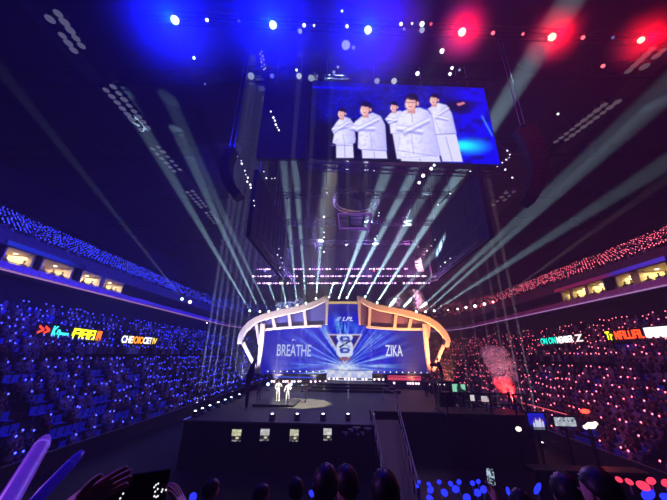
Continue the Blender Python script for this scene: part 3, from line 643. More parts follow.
# --- front monitors set in the stage skirt
sc_on = [((244, 240, 200), (30, 30, 40)), ((235, 235, 240), (40, 42, 52)), ((238, 238, 205), (60, 60, 60)), ((240, 240, 236), (50, 48, 40))]
for j, (x, yy) in enumerate(((236, 435.5), (264.5, 435), (294, 435.5), (327.5, 434.5))):
    A = at(x-4, yy-6, Y=20.0); B = at(x+4, yy+6.5, Y=20.0); cx, cz, w, h = (A.x+B.x)/2, (A.z+B.z)/2, B.x-A.x, A.z-B.z
    t = thing('confidence_monitor', 'small upright monitor on the black stage front, ' + ('nearest its end under the feather flag', 'second from the feather flag', 'third from the feather flag', 'nearest the stage stairs')[j], 'monitor', (cx, 20.1, 0), 'monitors along the stage front')
    b = MB(); b.box((cx, 20.12, cz), (w+.06, .12, h+.06)); b.build('casing', BLK, t)
    b = MB(); b.bar((cx, 20.12, 0), (cx, 20.12, cz-h/2), .08); b.box((cx, 20.0, .02), (.5, .4, .04)); b.build('stand', BLK, t)
    Xg, Zg = np.meshgrid(np.linspace(cx-w/2, cx+w/2, 18), np.linspace(cz-h/2, cz+h/2, 28)); f = (Zg-cz)/h+.5; uu = (Xg-cx)/w+.5
    up, dn = np.array(sc_on[j][0])/255, np.array(sc_on[j][1])/255; nn = vnoise(uu*5, f*8, j)
    img = np.where((f > .48)[..., None], up*(.7+.3*nn[..., None]), dn*(.5+nn[..., None])); img[(np.hypot((uu-.62)*1.2, (f-.3)*2.2) < .22)] = (.9, .85, .7); img[(f < .12) & (nn > .4)] = (.6, .6, .62)
    led_mesh('display', Xg, np.full(Xg.shape, 20.05), Zg, img, led('monitor_glow', .9), t)
# --- sloped gangway with handrails, pit edge kit
t = thing('gangway', 'dark sloped gangway with steel handrails running down from the stage', 'ramp', (2.7, 17, 0))
zr = lambda y: 2.6-(22-y)*.145
b = MB(); b.prism([(2.1, 21.9, zr(21.9)), (3.7, 21.9, zr(21.9)), (3.2, 12.5, zr(12.5)), (1.6, 12.5, zr(12.5))], (0, 0, -.15)); b.build('ramp_deck', BLK, t)
for x0, x1, n in ((1.95, 1.62, 'l'), (3.75, 2.75, 'r')):
    b = MB()
    for h in (.55, 1.05): b.tube([(x0, 22, zr(22)+h), (x1, 12.6, zr(12.6)+h)], .035, 6)
    for k in range(7): y = 22-k*1.55; x = x0+(x1-x0)*k/6; b.tube([(x, y, zr(y)-.1), (x, y, zr(y)+1.05)], .03, 6)
    b.build('handrail', mat('dark_rail', (.16, .16, .18), .5, .6), t)  # darker metal than the rails on the stage
b = MB()
for k in range(4): y = 21.5-k*2.9; b.bar((1.9, y, 0), (1.9, y, zr(y)), .1); b.bar((3.2, y, 0), (3.2, y, zr(y)), .1)
b.build('support', BLK, t)
t = thing('stair_railing', 'pair of steel rails at the head of the gangway on the stage', 'railing', (3.2, 23.5, SZ))
b = MB()
for pa, pc in (((382, 387), (397, 393.5)), ((382, 394.5), (398, 401.5))): b.tube([at(*pa, Y=24.6), at(*pc, Y=22.6)], .04, 6)
for pa, pc in (((383, 387), (383, 402)), ((397, 393), (397.5, 409))): b.tube([at(*pa, Y=24.6 if pa[0] < 390 else 22.6), at(*pc, Y=24.6 if pa[0] < 390 else 22.6)], .03, 6)
b.build('rails', ALU, t)
for j, (x, y) in enumerate(((352, 430), (358, 433), (363, 433), (368, 429), (357, 428), (346, 433))):
    p = at(x, y, Y=19.4); t = thing('pit_case', 'small black equipment case with a pale corner glint beside the gangway', 'case', (p.x, 19.4, 0), 'equipment cases beside the gangway')
    b = MB(); b.box((p.x, 19.6, p.z/2), (.42, .4, p.z)); b.build('shell', BLK, t); b = MB(); b.box((p.x, 19.39, p.z-.05), (.14, .02, .1)); b.build('corner_glint', mat('pale_glint', (.7, .7, .75), .3), t)  # pale colour draws the glint on the case corner
# --- uplights along the stage edges
ALLUP = [(188, 415), (201.7, 414), (209.7, 411), (217.4, 407.4), (223.4, 404.5), (229, 402), (237.3, 398.5)]
def uplight(p, label, g, group):
    t = thing('uplight', label, 'stage light', p, group); p = Vector(p)
    b = MB(); b.box(p+Vector((0, 0, .04)), (.34, .34, .08)); b.build('base', BLK, t)
    b = MB(); 
    for s in (-1, 1): b.bar(p+Vector((s*.17, 0, .06)), p+Vector((s*.17, 0, .34)), .05)
    b.bar(p+Vector((-.19, 0, .07)), p+Vector((.19, 0, .07)), .06); b.build('yoke', BLK, t); b = MB(); b.tube([p+Vector((0, 0, .14)), p+Vector((0, -.04, .36))], [.1, .15], 10); b.build('can', BLK, t)
    b = MB(); b.ball(p+Vector((0, -.06, .36)), (.09, .08, .05), 0, 10, 6); b.build('lens', g, t); return t
upg = glow('uplight_lens', (.65, .75, 1), 6); upw = glow('uplight_lens_warm', (1, .8, .85), 4)
VB = []
on = ['first', 'second', 'third', 'fourth', 'fifth', 'sixth', 'seventh', 'eighth', 'ninth', 'tenth']
for j, y in enumerate((21.2, 22.2, 23.4, 24.9, 26.3, 27.7, 29.8)):
    uplight((-9.75, y, SZ), f'blue-white uplight on the flag side of the stage edge, {on[j]} from the front', upg, 'uplights along the flag side of the stage'); VB.append(((-9.75, y, SZ+.42), (.45, .5, 1), 3.5))
for j, x in enumerate((272, 297, 323, 348, 373)):
    p = at(x, 420, Z=SZ); uplight((p.x, p.y, SZ), f'white uplight at the front edge of the stage, {on[j]} from the flag side', upg, 'uplights along the stage front'); VB.append(((p.x, p.y, SZ+.42), (.8, .85, 1), 1.8))
for j, y in enumerate((27.0, 28.7, 30.5, 33, 36, 40, 45, 51)):
    uplight((15.8, y, 0), f'pale uplight on the hall floor before the red-lit stand, {on[j]} from the audience', upw, 'uplights before the red-lit stand'); VB.append(((15.8, y, .42), (1, .72, .85), 1.7 if j > 1 else 2.6))
# --- camera tower and scaffold platform
t = thing('camera_tower', 'black camera tower beside the scaffold platform', 'tower', (8.3, 26, 0))
b = MB()
for x in (7.7, 8.9):
    for y in (25.4, 26.6): b.bar((x, y, SZ), (x, y, 4.6), .1)
for z in (SZ+.3, 3.6, 4.6):
    for a, c in (((7.7, 25.4), (8.9, 25.4)), ((8.9, 25.4), (8.9, 26.6)), ((7.7, 26.6), (8.9, 26.6)), ((7.7, 25.4), (7.7, 26.6))): b.bar((*a, z), (*c, z), .08)
b.bar((7.7, 25.4, SZ+.3), (8.9, 25.4, 4.6), .06); b.bar((8.9, 26.6, SZ+.3), (7.7, 26.6, 4.6), .06); b.build('frame', TRUSS, t)
b = MB(); b.box((8.3, 26, 4.68), (1.4, 1.4, .1)); b.box((8.3, 26, 3.3), (1.0, 1.0, 1.3)); b.build('platform', BLK, t)
crouch = body_mesh('crane_operator', [(-.28, .3, 1.05), (-.12, .5, 1.2), (-.05, .55, 1.25)], [(.28, .3, 1.05), (.12, .5, 1.2), (.08, .55, 1.25)], lean=.22, mats=[SHIRT, SHIRT, SKIN, SH])
person('camera operator in black leaning forward on top of the camera tower', (8.25, 26.2, 4.73), PI*.6, crouch, lean=.22)
video_camera((7.75, 26.0, 5.95), PI*.6, 'video camera in front of the operator on the tower')
t = thing('scaffold_platform', 'black scaffold platform with an open guard rail frame', 'scaffold', (9.6, 23, 0))
b = MB(); b.box((9.6, 23, 3.0), (5.4, 2.6, .16)); b.build('deck', BLK, t)
b = MB(); b.box((9.6, 21.75, 1.46), (5.4, .1, 2.9)); b.build('skirt', BLK, t)
b = MB()
for x in (7.0, 9.9, 11.5, 12.25):
    b.bar((x, 21.8, 3.0), (x, 21.8, 4.3), .09)
for z in (3.65, 4.3): b.bar((9.9, 21.8, z), (12.25, 21.8, z), .08)
b.bar((7.0, 21.8, 4.3), (9.9, 21.8, 4.3), .07); b.bar((11.4, 21.8, 4.2), (12.2, 21.8, 3.05), .07); b.build('guard_rail', BLK, t)
person('crew member in dark clothes at the end of the scaffold platform by the red smoke', (12.0, 23.3, 3.08), PI*.9, stand_me[0], scale=.82)
person('crew member bending over equipment on the scaffold platform', (8.8, 23.4, 3.08), PI*.6, crouch, lean=.22, scale=.75)
for lab, pa, pc, cols, y in (('pale green glowing monitor on the scaffold platform', (452, 384), (466, 392), ((130, 230, 190), (170, 240, 200)), 22.6), ('small white glowing monitor on the scaffold platform', (470, 395), (475, 401), ((225, 225, 230), (245, 240, 230)), 22.6), ('pale monitor under the guard rail frame of the scaffold', (481, 396), (491, 402), ((190, 170, 180), (225, 215, 220)), 22.6)):
    A, B = at(*pa, Y=y), at(*pc, Y=y); cx, cz, w, h = (A.x+B.x)/2, (A.z+B.z)/2, B.x-A.x, A.z-B.z; t = thing('field_monitor', lab, 'monitor', (cx, y, 3.08))
    b = MB(); b.box((cx, y+.08, cz), (w+.08, .1, h+.08)); b.build('casing', BLK, t); b = MB(); b.bar((cx, y+.1, 3.08), (cx, y+.1, cz), .07); b.build('stand', BLK, t)
    Xg, Zg = np.meshgrid(np.linspace(cx-w/2, cx+w/2, 20), np.linspace(cz-h/2, cz+h/2, 12)); nn = vnoise(Xg*6, Zg*3, 3)[..., None]
    led_mesh('display', Xg, np.full(Xg.shape, y+.02), Zg, np.where(nn > .33, np.array(cols[0])/255*(1-nn)+np.array(cols[1])/255*nn, np.array((.1, .2, .2))), led('field_monitor_glow', .8), t)
# --- monitors and desk lamps of the control position
def ctrl(lab, pts, y, painter):
    A, B = at(*pts[0], Y=y), at(*pts[1], Y=y); cx, cz, w, h = (A.x+B.x)/2, (A.z+B.z)/2, B.x-A.x, A.z-B.z; t = thing('control_monitor', lab, 'monitor', (cx, y, 0))
    b = MB(); b.box((cx, y+.07, cz), (w+.1, .1, h+.1)); b.build('casing', BLK, t); b = MB(); b.bar((cx, y+.1, 0), (cx, y+.1, cz), .1); b.box((cx, y+.1, .03), (.6, .5, .06)); b.build('stand', BLK, t)
    Xg, Zg = np.meshgrid(np.linspace(cx-w/2, cx+w/2, 44), np.linspace(cz-h/2, cz+h/2, 34)); u, f = (Xg-cx)/w+.5, (Zg-cz)/h+.5
    led_mesh('display', Xg, np.full(Xg.shape, y), Zg, painter(u, f), led('control_glow', .95), t)
def men(u, f):
    img = np.zeros(u.shape+(3,)); img[:] = (.12, .12, .75); img[f < .3] = (.08, .08, .3)
    for x, hh in ((.30, .42), (.45, .60), (.58, .52), (.70, .64), (.84, .5)):
        img[(np.abs(u-x) < .065) & (f < hh)] = (.82, .84, .98); img[np.hypot((u-x)/.04, (f-hh-.06)/.06) < 1] = (.75, .5, .5)
    img[(f < .18)] *= .5; return img
ctrl('control monitor showing white-clad players on a blue picture', ((527, 413), (547, 430)), 18, men)
ctrl('control monitor showing a pale grey table of results', ((553.5, 417), (577, 426.5)), 18, lambda u, f: np.clip(.62+.3*vnoise(u*16, f*6, 3)-.5*((vnoise(u*24, f*5, 9) > .66) & (f > .5)), .1, 1)[..., None]*np.array((.9, .94, 1)))
for lab, x, y_, rx, col in (('small round white desk lamp beside the blue control monitor', 518.5, 429, .16, (1, .95, .8)), ('cluster of white desk lamps at the end of the control desk', 591, 425.5, .30, (1, .93, .85))):
    p = at(x, y_, Y=18); t = thing('desk_lamp', lab, 'lamp', (p.x, 18, 0)); b = MB(); b.bar((p.x, 18.1, 0), (p.x, 18.1, p.z), .06); b.box((p.x, 18.1, .02), (.4, .4, .04)); b.build('stand', BLK, t)
    b = MB(); b.ball((p.x, 18, p.z), (rx, .1, rx*.75 if rx < .2 else .16), 0, 10, 6)
    if rx > .2: b.ball((p.x-.3, 18, p.z-.08), (.14, .1, .11), 0, 8, 5); b.ball((p.x+.26, 18, p.z+.1), (.12, .1, .1), 0, 8, 5)
    b.build('bulb', glow('desk_bulb', col, 1.6), t)
t = thing('control_desk', 'long black control desk in front of the red-lit stand', 'desk', (12, 17.3, 0)); b = MB(); b.box((12, 17.3, 1.5), (5.4, .8, .08)); b.build('desk_top', BLK, t); b = MB(); b.box((12, 17.05, .73), (5.2, .08, 1.46)); b.build('desk_front', MATS['black_drape'], t)
p = at(585, 411.3, Y=21); t = thing('red_flasher', 'glowing red flash lamp before the red-lit stand', 'lamp', (p.x, 21, 0)); b = MB(); b.bar((p.x, 21.1, 0), (p.x, 21.1, p.z), .08); b.box((p.x, 21.1, .02), (.4, .4, .04)); b.build('stand', BLK, t); b = MB(); b.ball((p.x, 21, p.z), (.3, .1, .13), 0, 12, 8); b.build('lens', glow('red_flash', (1, .035, .02), 6), t); REDF = (p.x, 20.8, p.z+.05)
t = thing('red_lit_rail', 'thin sloping rail beside the control monitors, its red light put in as glow', 'light bar', tuple(at(544, 408, Y=22))); b = MB(); b.tube([at(521, 402.5, Y=24), at(567, 414.5, Y=20.5)], .022, 6); b.build('tube', glow('red_line', (1, .12, .16), 1.3), t)  # emission stands in for red light on a plain rail
p = at(510, 400, Y=27); t = thing('smoke_jet', 'low red-lit smoke machine beside the scaffold platform', 'smoke machine', (p.x, 27, 0)); b = MB(); b.box((p.x, 27, .9), (.7, .6, 1.8)); b.build('body', BLK, t); b = MB(); b.tube([(p.x-.4, 26.8, 1.9), (p.x-.2, 26.7, 2.2)], [.12, .18], 10); b.build('nozzle', ALU, t)
b = MB(); b.ball((p.x, 26.9, p.z), (1.15, .8, 1.0), 0, 20, 14); SMOKE_P = p.copy()
# ================================================================== THE RIG UNDER THE ROOF
def truss(name, label, P, Q, s=.5, group=None, seg=1.0):
    P, Q = Vector(P), Vector(Q); t = thing(name, label, 'truss', tuple((P+Q)/2), group); d = (Q-P).normalized()
    u = d.cross(Vector((0, 0, 1))); u = (u if u.length > .1 else Vector((1, 0, 0))).normalized(); v = u.cross(d); L = (Q-P).length
    cr = [u*(s/2*a)+v*(s/2*c) for a, c in ((-1, -1), (1, -1), (1, 1), (-1, 1))]
    for c in cr: b = MB(); b.bar(P+c, Q+c, .07); b.build('chord', TRUSS, t)
    b = MB(); n = max(2, int(L/seg))
    for k in range(n):
        a0, a1 = P+d*(L*k/n), P+d*(L*(k+1)/n)
        for j in range(4): b.bar((a0 if k % 2 else a1)+cr[j], (a1 if k % 2 else a0)+cr[(j+1) % 4], .035)
    b.build('lacing', TRUSS, t); return t
# big screen (turned a little towards the right-hand stand)
SA, SB = Vector((-3.2, 21.4, 0)), Vector((14.42, 22.55, 0)); SU_ = (SB-SA); Z0, Z1 = 23.28, 32.72
t = thing('video_screen', 'huge hanging video screen showing five players in white with folded arms', 'video screen', tuple((SA+SB)/2+Vector((0, 0, Z0))))
nx, nz = 400, 190; U, Zg = np.meshgrid(np.linspace(0, 1, nx), np.linspace(Z0, Z1, nz)); Xg = SA.x+SU_.x*U; Yg = SA.y+SU_.y*U
P = Paint(Xg, Yg, Zg); px, py = P.px, P.py; n1 = vnoise(px*.5, py*.8, 2); n2 = vnoise(px*.15, py*.22, 3); n3 = vnoise(px*1.3, py*1.5, 6)
P.img[:] = np.array((14, 12, 150))/255
P.mix(np.clip((py-112)/18, 0, 1)*np.clip((440-px)/30, 0, 1)*.95, (8, 3, 40)); P.mix((n1-.45)*1.2*(py < 122), (40, 60, 235)); P.mix((n3-.6)*2*(py < 125), (70, 90, 240))
P.mix(np.clip((n2-.4)*1.2, 0, 1)*.8, (8, 8, 90)); P.mix(np.clip((330-px)/14, 0, 1)*.6, (8, 8, 70)); P.mix(np.clip(1-np.abs(py-89-(px-313)*.03)/2.2, 0, 1)*np.clip((380-px)/30, 0, 1), (20, 30, 240))
P.mix(np.clip((px-446)/18, 0, 1), (10, 20, 225)); P.mix(np.clip((px-440)/10, 0, 1)*np.clip((n2-.55)*3, 0, 1), (4, 8, 150)); P.disc(468, 148, 17, 7, (10, 190, 250), 1.2); P.disc(462, 147, 8, 4, (40, 230, 250), 1.0)
P.line((481, 118), (491, 137), 1.6, (70, 150, 250), .7); P.disc(456, 108, 15, 6, (10, 8, 70), .8); P.poly([(455, 105.5), (463, 103.5), (464.5, 105.5), (458, 108)], (215, 130, 135))
S = [(0, 0)]
def fig(torso, legs, head, r, arm, cuff=None, gl=False):
    P.poly(legs, (214, 212, 242), .6); P.line(((legs[0][0]+legs[1][0])/2, legs[0][1]+3), ((legs[2][0]+legs[3][0])/2, legs[2][1]), .7, (140, 140, 205), .6)
    P.poly(torso, (226, 224, 250), .7); sh = sdpoly(px, py, torso)
    xs = [q[0] for q in torso]; P.mix((sh < 0)*np.clip((px-min(xs))/(max(xs)-min(xs))*1.3-.45, 0, 1)*.65, (152, 150, 230)); P.mix((sh < 0)*np.clip(1+sh/1.6, 0, 1)*.35, (150, 148, 225)); P.mix((sh < 0)*np.clip(vnoise(px*.32+py*.2, py*.5-px*.12, int(r*9))-.5, 0, 1)*.9, (170, 168, 232))
    hx, hy = head; P.poly([(hx-r*.4, hy), (hx+r*.5, hy), (hx+r*.65, hy+r*1.6), (hx-r*.55, hy+r*1.5)], (205, 150, 150), .4)
    P.disc(hx+r*.1, hy-r*.26, r*.95, r*1.06, (24, 14, 44), .3); P.disc(hx-r*.06, hy+r*.14, r*.78, r*1.0, (232, 178, 172), .3); P.disc(hx+r*.25, hy-r*.74, r*.75, r*.34, (24, 14, 44), .7); P.disc(hx+r*.95, hy+r*.15, r*.2, r*.35, (222, 160, 155), .5); P.disc(hx-r*.45, hy+r*.35, r*.4, r*.5, (246, 205, 196), 1.2)
    P.line((hx-r*.62, hy-r*.08), (hx-r*.2, hy-r*.05), .36, (90, 50, 62), .35); P.line((hx+r*.05, hy-r*.05), (hx+r*.5, hy-r*.02), .36, (90, 50, 62), .35); P.line((hx-r*.3, hy+r*.1), (hx-r*.36, hy+r*.32), .5, (200, 130, 130), .8); P.line((hx-r*.35, hy+r*.6), (hx+r*.12, hy+r*.58), .5, (170, 80, 90), .9)
    if gl: P.line((hx-r*.75, hy-r*.02), (hx+r*.6, hy+r*.02), .35, (60, 40, 70), .6)
    for a, c, w in arm: P.line((a[0], a[1]+w*.8), (c[0], c[1]+w*.8), w*1.0, (120, 118, 200), .42); P.line((a[0], a[1]-w*1.2), (c[0], c[1]-w*1.2), w*.5, (150, 148, 215), .3); P.line((a[0], a[1]-.4), (c[0], c[1]-.4), w, (244, 243, 255), .45)
K = lambda o, s, pts: [(o[0]+x/s, o[1]+y/s) for x, y in pts]
o4, o5 = (310, 85), (400, 85)
fig(K(o4, 6.25, [(500, 185), (560, 170), (600, 190), (625, 230), (620, 315), (500, 315), (495, 255), (465, 225)]), K(o4, 6.25, [(512, 312), (615, 312), (625, 472), (540, 472)]), (393.5, 108.6), 4.0, [((387, 121), (401, 123), 1.6), ((402, 119), (388, 125), 1.4)])
fig(K(o5, 5.886, [(158, 150), (220, 115), (270, 128), (300, 175), (328, 295), (205, 302), (192, 230), (180, 180)]), K(o5, 5.886, [(205, 298), (325, 296), (365, 462), (245, 460)]), (433.2, 101.3), 4.6, [((437, 117), (448, 110), 1.5), ((435, 118.5), (447, 121), 1.6)])
fig(K(o4, 6.25, [(180, 225), (215, 208), (250, 220), (272, 250), (285, 350), (280, 374), (190, 387), (160, 380), (140, 372), (150, 320), (134, 290), (160, 250)]), K(o4, 6.25, [(163, 374), (268, 374), (274, 466), (164, 466)]), (341.5, 115), 4.1, [((333, 131), (347, 128), 1.7), ((349, 124), (335, 133), 1.5)])
fig(K(o4, 6.25, [(322, 207), (390, 183), (440, 205), (468, 260), (478, 420), (320, 415), (298, 405), (300, 305), (252, 278), (280, 240)]), K(o4, 6.25, [(322, 410), (474, 410), (482, 470), (326, 468)]), (365, 110.8), 5.6, [((352, 130), (374, 130), 2.1), ((378, 121), (356, 132), 2.0)])
fig(K(o5, 5.886, [(-15, 190), (20, 160), (62, 150), (110, 142), (160, 160), (188, 195), (205, 290), (238, 425), (20, 440), (-22, 425), (-5, 300), (-25, 270)]), K(o5, 5.886, [(0, 425), (225, 420), (236, 462), (5, 462)]), (410.6, 104.4), 6.9, [((398, 130), (421, 133), 2.6), ((428, 122), (404, 134), 2.4)], gl=True)
P.line((343, 136), (345, 148), .6, (150, 150, 215), .5); P.line((370, 134), (372, 152), .7, (150, 150, 215), .5); P.line((331, 147), (353, 147), .5, (130, 128, 205), .7); P.line((361, 151), (386, 152.5), .6, (130, 128, 205), .7); P.line((411, 136), (413, 156), .7, (160, 158, 220), .5); P.line((434, 121), (440, 135), .6, (160, 158, 220), .5); P.line((434.5, 136), (456, 135.5), .6, (130, 128, 205), .8); P.line((411, 113), (412, 124), .5, (150, 150, 175), .8); P.line((397, 152), (436, 158), .6, (150, 150, 215), .6)
P.img = np.clip((P.img-.55)*1.16+.56, 0, 1); led_mesh('picture', Xg, Yg-.22, Zg, P.img, led('screen_glow', 1.05), t)
d_ = SU_.normalized(); nrm = Vector((-d_.y, d_.x, 0)); b = MB(); b.box((SA+SB)/2+Vector((0, 0, (Z0+Z1)/2))+nrm*.15, (SU_.length+.2, .5, Z1-Z0+.2), ax=(d_, nrm, Vector((0, 0, 1)))); b.build('casing', BLK, t)
def cable(t, a, c, w=.05): b = MB(); b.bar(a, c, w); return b.build('hanging_cable', ALU, t)
for f in (.08, .36, .64, .92): p = SA.lerp(SB, f)+nrm*.15; cable(t, p+Vector((0, 0, Z1)), p+Vector((0, 0, 36.2)), .06)
# unlit screen beside it and the two dark side screens
t = thing('blank_screen', 'dark unlit hanging screen beside the big lit video screen', 'video screen', (-5.8, 21.5, Z0)); b = MB(); b.box((-5.75, 21.45, 28), (4.5, .4, 9.4)); b.build('panel', mat('unlit_led', (.02, .02, .03), .85, scale=3, spec=.1), t)
cable(t, (-7, 21.5, 32.7), (-7, 21.5, 36.2)); cable(t, (-4.5, 21.5, 32.7), (-4.5, 21.5, 36.2))
UNL = mat('unlit_led', (.02, .02, .03), .85, spec=.1)
for lab, x, y0, y1, z0, z1 in (('dark unlit side screen hanging end-on over the blue half of the stage', -8.1, 22, 37, 15.9, 22.6), ('dark unlit side screen hanging end-on over the red half of the stage', 12.2, 22, 36, 15.9, 23.0)):
    t = thing('side_screen', lab, 'video screen', (x, (y0+y1)/2, z0)); b = MB(); b.box((x, (y0+y1)/2, (z0+z1)/2), (.35, y1-y0, z1-z0)); b.build('panel', UNL, t)
    b = MB()
    for k in range(9): y = y0+(y1-y0)*k/8; b.bar((x-.2*np.sign(x), y, z0), (x-.2*np.sign(x), y, z1), .06)
    for k in range(5): z = z0+(z1-z0)*k/4; b.bar((x-.2*np.sign(x), y0, z), (x-.2*np.sign(x), y1, z), .06)
    b.build('frame', TRUSS, t)
    for y in (y0+1, (y0+y1)/2, y1-1): cable(t, (x, y, z1), (x, y, 36.2))
truss('lighting_truss', 'long black truss carrying the blue and red lamps high over the audience', (-15, 13.1, 29.4), (25, 15.6, 29.4), .55)
truss('lighting_truss', 'black truss above the top edge of the big video screen', (-9.5, 20.7, 33.2), (15.5, 22.4, 33.2), .4)
truss('lighting_truss', 'short truss beside the curved speaker column on the blue side', (-12.0, 17.6, 25.5), (-11.0, 25, 21), .4)
truss('lighting_truss', 'black truss under the lower edge of the big video screen', (-3.5, 21.6, 22.6), (14.4, 22.8, 22.6), .5)
truss('lighting_truss', 'slim truss along the lower edge of the dark side screen over the blue half', (-7.4, 22.5, 16.0), (-7.0, 38, 16.0), .4)
truss('lighting_truss', 'slim truss along the lower edge of the dark side screen over the red half', (11.7, 23, 16.0), (11.7, 37, 16.0), .4)
for j, (y, z) in enumerate(((28, 23.5), (33, 22.5), (39, 22.2))): truss('lighting_truss', f'cross truss between the two dark side screens, {on[j]} behind the big screen', (-7.8, y, z), (11.9, y, z), .5)
for j, x in enumerate((-4.2, 1.8, 7.8)): truss('lighting_truss', f'truss running from the big screen towards the stage, {on[j]} from the blue side', (x, 22.5, 24.0), (x, 45, 22.6), .5)
# ring and rectangular frame hanging in the middle
t = thing('hanging_ring', 'round dark hanging ring over the middle of the stage', 'ring', tuple(at(356, 205, Y=36))); c = at(356, 203, Y=36)
b = MB(); n = 36
for rr_, zz in ((3.2, 0), (3.2, .55), (2.9, .28)): b.tube([(c.x+rr_*math.cos(2*PI*k/n), c.y+rr_*math.sin(2*PI*k/n), c.z+zz) for k in range(n+1)], .1, 6)
for k in range(n): b.bar((c.x+3.2*math.cos(2*PI*k/n), c.y+3.2*math.sin(2*PI*k/n), c.z), (c.x+3.2*math.cos(2*PI*(k+.5)/n), c.y+3.2*math.sin(2*PI*(k+.5)/n), c.z+.55), .05)
b.build('hoop', ALU, t)
for k in range(4): q = PI/4+PI/2*k; cable(t, (c.x+3.1*math.cos(q), c.y+3.1*math.sin(q), c.z+.5), (c.x+2.4*math.cos(q), c.y+2.4*math.sin(q), 36.2))
PKE = glow('mauve_edge', hexl(150, 90, 200), .55)
t = thing('hanging_rig', 'hanging rectangular frame with a mauve glowing edge below the ring', 'frame', tuple(at(355, 222, Y=31))); b = MB(); g = MB()
Y_ = 31; q4 = [at(*p, Y=Y_) for p in ((338, 214.5), (371.5, 214.5), (368, 229), (340, 229))]; q5 = [at(*p, Y=Y_+.5) for p in ((349, 217), (364, 217), (362.5, 226.5), (350, 226.5))]
for k in range(4): b.bar(q4[k], q4[(k+1) % 4], .32); g.bar(q4[k]-Vector((0, .2, 0)), q4[(k+1) % 4]-Vector((0, .2, 0)), .13); b.bar(q5[k], q5[(k+1) % 4], .25); b.bar(q4[k], q5[k], .15)
b.build('frame', TRUSS, t); g.build('edge_light', PKE, t); cable(t, q4[0], (q4[0].x, Y_, 36.2)); cable(t, q4[1], (q4[1].x, Y_, 36.2))
# curved speaker columns
def array(label, path, Y, w, hgt, dep=1.0):
    pts = [at(*p, Y=Y) for p in smooth_path(path, 3)]; t = thing('hanging_speaker_column', label, 'loudspeaker', tuple(pts[0]))
    L = [0]; 
    for a, c in zip(pts, pts[1:]): L.append(L[-1]+(c-a).length)
    n = int(L[-1]/hgt)
    for k in range(n):
        s = L[-1]*(k+.5)/n; i = max(j for j in range(len(L)) if L[j] <= s); i = min(i, len(pts)-2); f = (s-L[i])/(L[i+1]-L[i]); p = pts[i].lerp(pts[i+1], f); d = (pts[i+1]-pts[i]).normalized(); u = Vector((0, 1, 0)); x = d.cross(u).normalized(); u = x.cross(d)
        b = MB(); ww = w if isinstance(w, (int, float)) else w[0]+(w[1]-w[0])*k/(n-1)
        b.prism([p+x*(ww/2)+u*(dep/2)-d*(hgt*.47), p-x*(ww/2)+u*(dep/2)*.7-d*(hgt*.47), p-x*(ww/2)-u*(dep/2)*.7-d*(hgt*.47), p+x*(ww/2)-u*(dep/2)-d*(hgt*.47)], d*(hgt*.94)); b.build('speaker_box', mat('speaker_black', (.008, .008, .01), .7), t)
    b = MB(); b.box(pts[0]+Vector((0, 0, .15)), (.9, dep, .2)); b.build('flying_frame', TRUSS, t); 
    for s in (-.2, .2): cable(t, pts[0]+Vector((s, 0, .2)), pts[0]+Vector((s, 0, 36.2-pts[0].z)))
array('large curved black speaker column hanging on the blue side of the hall', [(231, 153), (227, 162), (226, 172), (228.5, 182), (233, 190), (239.5, 198)], 20, (.95, .7), .42)
array('large curved black speaker column hanging on the red side of the hall', [(524, 130), (531, 144), (536, 158), (537.5, 173), (534, 188), (526, 203)], 20, (1.7, .8), .45)
array('small dark speaker column far off over the blue end of the stage', [(276, 244), (277, 256), (278, 268), (281, 281)], 42, .75, .42)
array('thick dark speaker column far off over the red end of the stage', [(417, 258), (418, 265), (420, 273)], 42, .95, .42); array('thin dark speaker column hanging just outside the other far one', [(432, 256), (433, 266), (435, 276)], 42, .9, .42)
# lamps of the rig
def lamp(label, p, rpx, gl, group=None, aim=None, el=1.0, parts=True):
    p = Vector(p); d = (p-Vector(CAM)).length; r = rpx/F*d*.93*(.62 if rpx < 3.2 else (.8 if 'big' in label else .62)); aim = Vector(aim) if aim else Vector((0, 2, 4)); dr = (aim-p).normalized()
    u = dr.cross(Vector((0, 0, 1))).normalized(); v = u.cross(dr); ax = Matrix([[u[i], v[i], dr[i]] for i in range(3)])
    t = thing('hanging_lamp', label, 'stage light', tuple(p), group)
    b = MB(); b.tube([p-dr*r*2.2, p-dr*r*.6, p+dr*r*.1], [r*.6, r*1.0, r*1.08], 10); 
    if parts: b.build('can', BLK, t)
    y = b if not parts else MB()
    for s in (-1, 1): y.bar(p-dr*r+u*(s*r*1.2), p-dr*r+u*(s*r*1.2)+Vector((0, 0, r*2.4)), r*.22)
    y.bar(p-dr*r+u*(-r*1.3)+Vector((0, 0, r*2.4)), p-dr*r+u*(r*1.3)+Vector((0, 0, r*2.4)), r*.25); y.build('yoke' if parts else 'can', BLK, t)
    b = MB(); b.ball(p+dr*r*.12, (r*el, r, r*.35), 0, 12, 6, ax=ax); b.build('lens', gl, t); return t
GB, GR, GW, GD, GF = glow('lens_blue', (.35, .55, 1.0), 9), glow('lens_red', (1, .22, .14), 9), glow('lens_white', (.9, .95, 1), 2.2), glow('lens_dim', (.45, .5, .62), .9), glow('lens_faint', (.2, .22, .6), .8)
def onT(x): return at(x, 20+(x-175)*.043, Z=29.0)
TOPL = []
